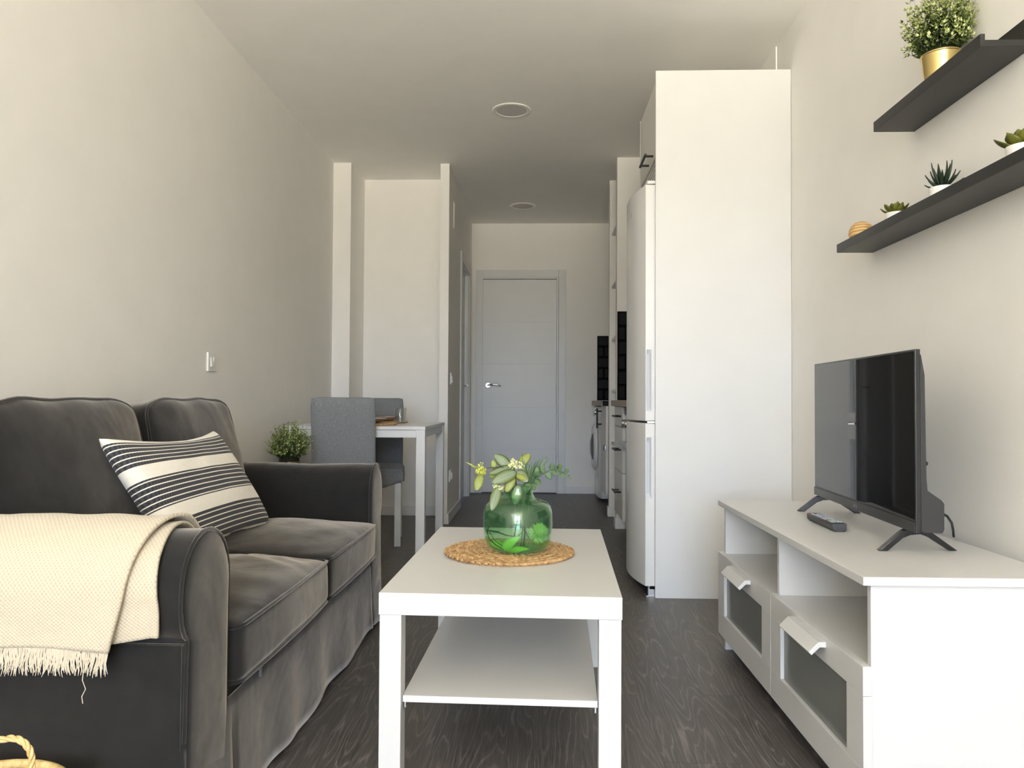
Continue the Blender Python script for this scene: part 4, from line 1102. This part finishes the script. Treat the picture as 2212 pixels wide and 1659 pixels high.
# outer side panel and skirt with kick pleats
def side_panel():
    Y, X0, X1 = 1.3745, -1.44, XF - .003
    def f(u, v):
        x = X0 + (X1 - X0) * u; z = .436 - v * .424
        w = .006 * v + .006 * v * v * sin(x * 13 + 1.5 * sin(x * 5)) + .003 * noise.noise(Vector((x * 6, z * 6, 4)))
        if u > .9: w -= .0
        pl = max(0, (v - .44) / .56)
        x -= .030 * pl * max(0, (u - .93) / .07) ** 2          # opens at the corner pleat
        return Vector((x, Y - w, z + .004 * sin(x * 11) * v))
    mb = MB(); mb.grid(f, 60, 16)
    o = place('side_panel', mb, M['velvet'], t, smooth=70, solid=.003)
    place('piping', MB().tube([(XF - .004, 1.3735 - .002 * (i / 8), .436 - .19 * i / 8) for i in range(9)], .0022, 6), M['velvet'], o)
side_panel()
def skirt():
    mb = MB()
    Y0, Y1, X0, X1 = 1.372, 3.070, -1.44, XF + .003
    path = [(X1 - .05, Y0 + .03, 0, 0), (X1 - .02, Y0 + .012, .3, 0)]
    n2 = 110; n1 = 30
    for i in range(n2 + 1): path.append((X1, Y0 + (Y1 - Y0) * i / n2, 1, 0))
    for i in range(1, n1 + 1): path.append((X1 - (X1 - X0) * i / n1, Y1, 0, 1))
    ZT = .268; nz = 10; rows = []
    for k, (x, y, nx, ny) in enumerate(path):
        r_ = []
        s = x + y
        for j in range(nz + 1):
            v = j / nz; z = ZT - v * (ZT - .012)
            wv = .007 * v + .0045 * v * sin(s * 17 + 1.8 * sin(s * 4.3)) + .005 * v * noise.noise(Vector((s * 8, z * 5, 2)))
            for pc in (1.585, 2.905):                               # kick pleats under the arm fronts
                if nx == 1:
                    wv -= .014 * v ** .7 * math.exp(-((y - pc) / .008) ** 2)
                    wv += .006 * v * math.exp(-((y - pc + .02) / .016) ** 2)
            zz = z + .007 * sin(s * 12) * v
            r_.append(mb.bm.verts.new((x + nx * wv, y + ny * wv, max(.003, zz))))
        rows.append(r_)
    for A, Bq in zip(rows, rows[1:]):
        for j in range(nz): mb.bm.faces.new((A[j], Bq[j], Bq[j + 1], A[j + 1]))
    return place('skirt', mb, M['velvet'], t, smooth=70, solid=.004)
skirt()
# ------------------------------------------------------------------ scatter cushion
TL, TR, BR = Vector((-1.125, 1.872, .776)), Vector((-1.098, 2.500, .770)), Vector((-.930, 2.568, .458))
ux = (TR - TL); hw = ux.length / 2; ux.normalize(); vy = (TR - BR); hh = vy.length / 2 + .004; vy.normalize(); nz_ = ux.cross(vy).normalized()
cen = (TL + BR) / 2 + Vector((.012, 0, .012))
mb = MB(); mb.uv = mb.bm.loops.layers.uv.new('UVMap')
def pil(sgn):
    def f(u, v):
        a, b = 2 * u - 1, 2 * v - 1
        tk = .066 * (max(0, (1 - a * a)) * max(0, (1 - b * b))) ** .38
        x = hw * a * (1 - .055 * (1 - b * b)); y = hh * b * (1 - .085 * (1 - a * a) * (1 if b > 0 else .6))
        w = .004 * noise.noise(Vector((a * 3.2, b * 3.2, sgn * 3))) * (1 - a ** 8)
        sag = -.02 * (1 - a * a) * max(0, b) ** 3
        return cen + ux * x + vy * (y + sag) + nz_ * (sgn * tk + w)
    return f
mb.grid(pil(1), 40, 30, lambda u, v: (u, v)); mb.grid(pil(-1), 40, 30, lambda u, v: (u, v))
bmesh.ops.remove_doubles(mb.bm, verts=mb.bm.verts, dist=.0008)
tag(place('throw_pillow', mb, M['stripe'], loc=cen, smooth=80, sub=1), 'cream throw pillow with dark woven stripes leaning on grey sofa', 'cushion')

# ------------------------------------------------------------------ throw blanket over the near arm
t = empty('throw_blanket', (-.93, 1.45, .45), 'cream woven throw blanket with fringe draped over the near sofa arm', 'blanket')
def arm_path(off, zin, zout, flare):
    """profile over the arm from the seat side to the outside, distance off from the fabric"""
    c, R, zc = 1.455, .104, .531
    p = [(c + R + off, zin + (zc - zin) * i / 4) for i in range(4)]
    for i in range(19):
        a = pi * i / 18; p.append((c + (R + off) * cos(a), zc + (R + off) * sin(a)))
    for i in range(1, 7): p.append((c - (R + off) - flare * i / 6, zc + (zout - zc) * i / 6))
    d = [0]
    for a, b in zip(p, p[1:]): d.append(d[-1] + sqrt((a[0] - b[0]) ** 2 + (a[1] - b[1]) ** 2))
    return p, d
def drape(xa, edge, off, zin, zout, flare, seed):
    p, d = arm_path(off, zin, zout, flare); N = len(p) - 1; Ltot = d[-1]
    mb = MB()
    def f(u, v):
        k = v * N; i = min(N - 1, int(k)); fr_ = k - i
        y = p[i][0] + (p[i + 1][0] - p[i][0]) * fr_; z = p[i][1] + (p[i + 1][1] - p[i][1]) * fr_
        xe = edge(v); x = xa + (xe - xa) * u
        w = .005 * noise.noise(Vector((x * 6, v * 5, seed))) + .003 * noise.noise(Vector((x * 15, v * 9, seed)))
        w += .004 * (u ** 14)
        ny, nzv = (y - 1.455), max(0, z - .531); l = max(.02, sqrt(ny * ny + nzv * nzv))
        zz = z + (zout - .45) * 0
        if v > .9: zz += (.010 * (noise.noise(Vector((x * 5, 0, seed)))) ) * (v - .9) * 10
        return Vector((x, y + max(-.003, w) * ny / l, zz + max(-.003, w) * nzv / l))
    mb.grid(f, 44, 60, lambda u, v: (xa + (edge(v) - xa) * u, v * Ltot))
    return mb
low = drape(-1.22, lambda v: -.690 - .012 * sin(v * 5), .0085, .50, .462, 0, 1)
for v in low.bm.verts:
    if v.co.z < .531 and v.co.y < 1.4: v.co.z -= .02 * max(0, min(1, (-.69 - v.co.x) / .10)) * (.531 - v.co.z) / .07
place('under_layer', low, M['knit'], t, smooth=80, solid=.006, solid_off=0)
uppr = drape(-1.24, lambda v: -.700 - .058 * max(0, (v - .38) / .62) ** 1.0, .0215, .52, .440, .003, 2)
place('upper_layer', uppr, M['knit'], t, smooth=80, solid=.007, solid_off=0)
# folded edge connecting the two layers
fr_ = MB(); q = random.Random(12); x = -1.235
while x < -.762:
    yb = 1.326; zb_ = .447
    L = .046 * q.uniform(.75, 1.15); lx = q.gauss(0, .004); pts = []
    for k in range(6):
        s = k / 5; pts.append((x + lx * s * s + .0015 * sin(s * 7 + x * 90), yb + q.gauss(0, .0011) - .004 * s, zb_ - L * s))
    fr_.tube(pts, [.0011, .0012, .0012, .0011, .0009, .0004], 4)
    x += q.uniform(.0007, .0016)
fr_.tube([(-.800, 1.322, .44), (-.803, 1.32, .39), (-.797, 1.32, .375), (-.803, 1.319, .362), (-.801, 1.319, .35)], .0008, 4)
place('fringe', fr_, M['yarn'], t, smooth=60)

# ------------------------------------------------------------------ basket with rope handle
bc = (-.905, 1.19, 0)
t = empty('rope_basket', bc, 'natural jute basket with twisted loop handle in lower left corner', 'basket')
bb = MB()
for k in range(17):
    z = .008 + .0145 * k; r_ = .120 + .022 * sin(pi * (.15 + .6 * k / 16))
    bb.tube([(bc[0] + r_ * cos(2 * pi * i / 40), bc[1] + r_ * sin(2 * pi * i / 40), z) for i in range(40)], .0082, 8, True)
bb.lathe([(0, .002), (.115, .002), (.12, .01), (0, .012)], bc, 40)
place('basket_body', bb, M['rope'], t, smooth=60)
hp = []
A = [(-1.0, 1.17, .235), (-.985, 1.19, .275), (-.94, 1.20, .312), (-.895, 1.20, .331), (-.862, 1.20, .3385), (-.838, 1.20, .3405), (-.821, 1.20, .332), (-.812, 1.20, .316), (-.811, 1.20, .296), (-.815, 1.20, .27), (-.818, 1.20, .235)]
def cr(P_, s):
    n = len(P_) - 1; k = min(n - 1, int(s * n)); f = s * n - k
    p = [Vector(P_[max(0, min(n, k + j))]) for j in (-1, 0, 1, 2)]
    return .5 * ((2 * p[1]) + (p[2] - p[0]) * f + (2 * p[0] - 5 * p[1] + 4 * p[2] - p[3]) * f * f + (3 * p[1] - p[0] - 3 * p[2] + p[3]) * f ** 3)
hb = MB()
for s in range(3):
    pts = []
    for i in range(90):
        u = i / 89; p = cr(A, u); tg = (cr(A, min(1, u + .01)) - cr(A, max(0, u - .01))).normalized()
        e1 = Vector((0, 1, 0)); e2 = tg.cross(e1).normalized(); ph = u * 30 + 2 * pi * s / 3
        pts.append(p + (e1 * cos(ph) + e2 * sin(ph)) * .0028)
    hb.tube(pts, .0030, 7)
place('handle', hb, M['rope'], t, smooth=60)

# ------------------------------------------------------------------ light
wd = bpy.data.worlds.new('daylight'); S.world = wd; wd.use_nodes = True; nt = wd.node_tree; nt.nodes.clear()
out = _n(nt, 'ShaderNodeOutputWorld'); bg = _n(nt, 'ShaderNodeBackground')
tc = _n(nt, 'ShaderNodeTexCoord'); sp = _n(nt, 'ShaderNodeSeparateXYZ'); nt.links.new(tc.outputs['Generated'], sp.inputs[0])
f = _math(nt, 'ADD', _math(nt, 'MULTIPLY', sp.outputs[2], .5), .5)
SKY = 27.0
c = _ramp(nt, f, [(0, (3.0, 2.82, 2.36)), (.37, (3.0, 2.82, 2.36)), (.40, (1.0, .915, .735)), (.44, (.92, .845, .685)), (.477, (.29, .285, .26)), (.510, (.27, .295, .32)), (.535, (.52, .67, .93)), (.57, (.49, .63, .90)), (.60, (.30, .39, .56)), (.72, (.20, .28, .43)), (1, (.19, .27, .42))])
nt.links.new(c, bg.inputs[0]); bg.inputs[1].default_value = SKY; nt.links.new(bg.outputs[0], out.inputs[0])
pl = bpy.data.lights.new('window_portal', 'AREA'); pl.shape = 'RECTANGLE'; pl.size = WX1 - WX0; pl.size_y = WZ1 - WZ0; pl.cycles.is_portal = True
po = bpy.data.objects.new('window_portal', pl); po.location = ((WX0 + WX1) / 2, YW - .115, (WZ0 + WZ1) / 2); po.rotation_euler = (pi / 2, 0, 0); COL.objects.link(po)

# ------------------------------------------------------------------ camera
f_px, yaw, pitch, roll, ch = 1636.02, .0356, .0218, .0052, .8878
fw_ = Vector((-sin(yaw) * cos(pitch), cos(yaw) * cos(pitch), sin(pitch)))
rt = Vector((cos(yaw), sin(yaw), 0)); upv = rt.cross(fw_)
r2 = rt * cos(roll) + upv * sin(roll); u2 = -rt * sin(roll) + upv * cos(roll)
cd = bpy.data.cameras.new('camera'); cd.sensor_width = 36; cd.lens = 36 * f_px / 2212; cd.clip_start = .02
co = bpy.data.objects.new('camera', cd)
co.matrix_world = Matrix(((r2.x, u2.x, -fw_.x, 0), (r2.y, u2.y, -fw_.y, 0), (r2.z, u2.z, -fw_.z, ch), (0, 0, 0, 1)))
COL.objects.link(co); S.camera = co
S.view_settings.view_transform = 'Standard'; S.view_settings.look = 'None'; S.view_settings.gamma = 1; S.view_settings.exposure = .09
try: S.view_settings.use_curve_mapping = False
except Exception: pass
cy = S.cycles
cy.use_denoising = True; cy.max_bounces = 14; cy.diffuse_bounces = 8; cy.glossy_bounces = 6; cy.transmission_bounces = 8; cy.transparent_max_bounces = 24
cy.sample_clamp_indirect = 8; cy.caustics_reflective = False; cy.caustics_refractive = False
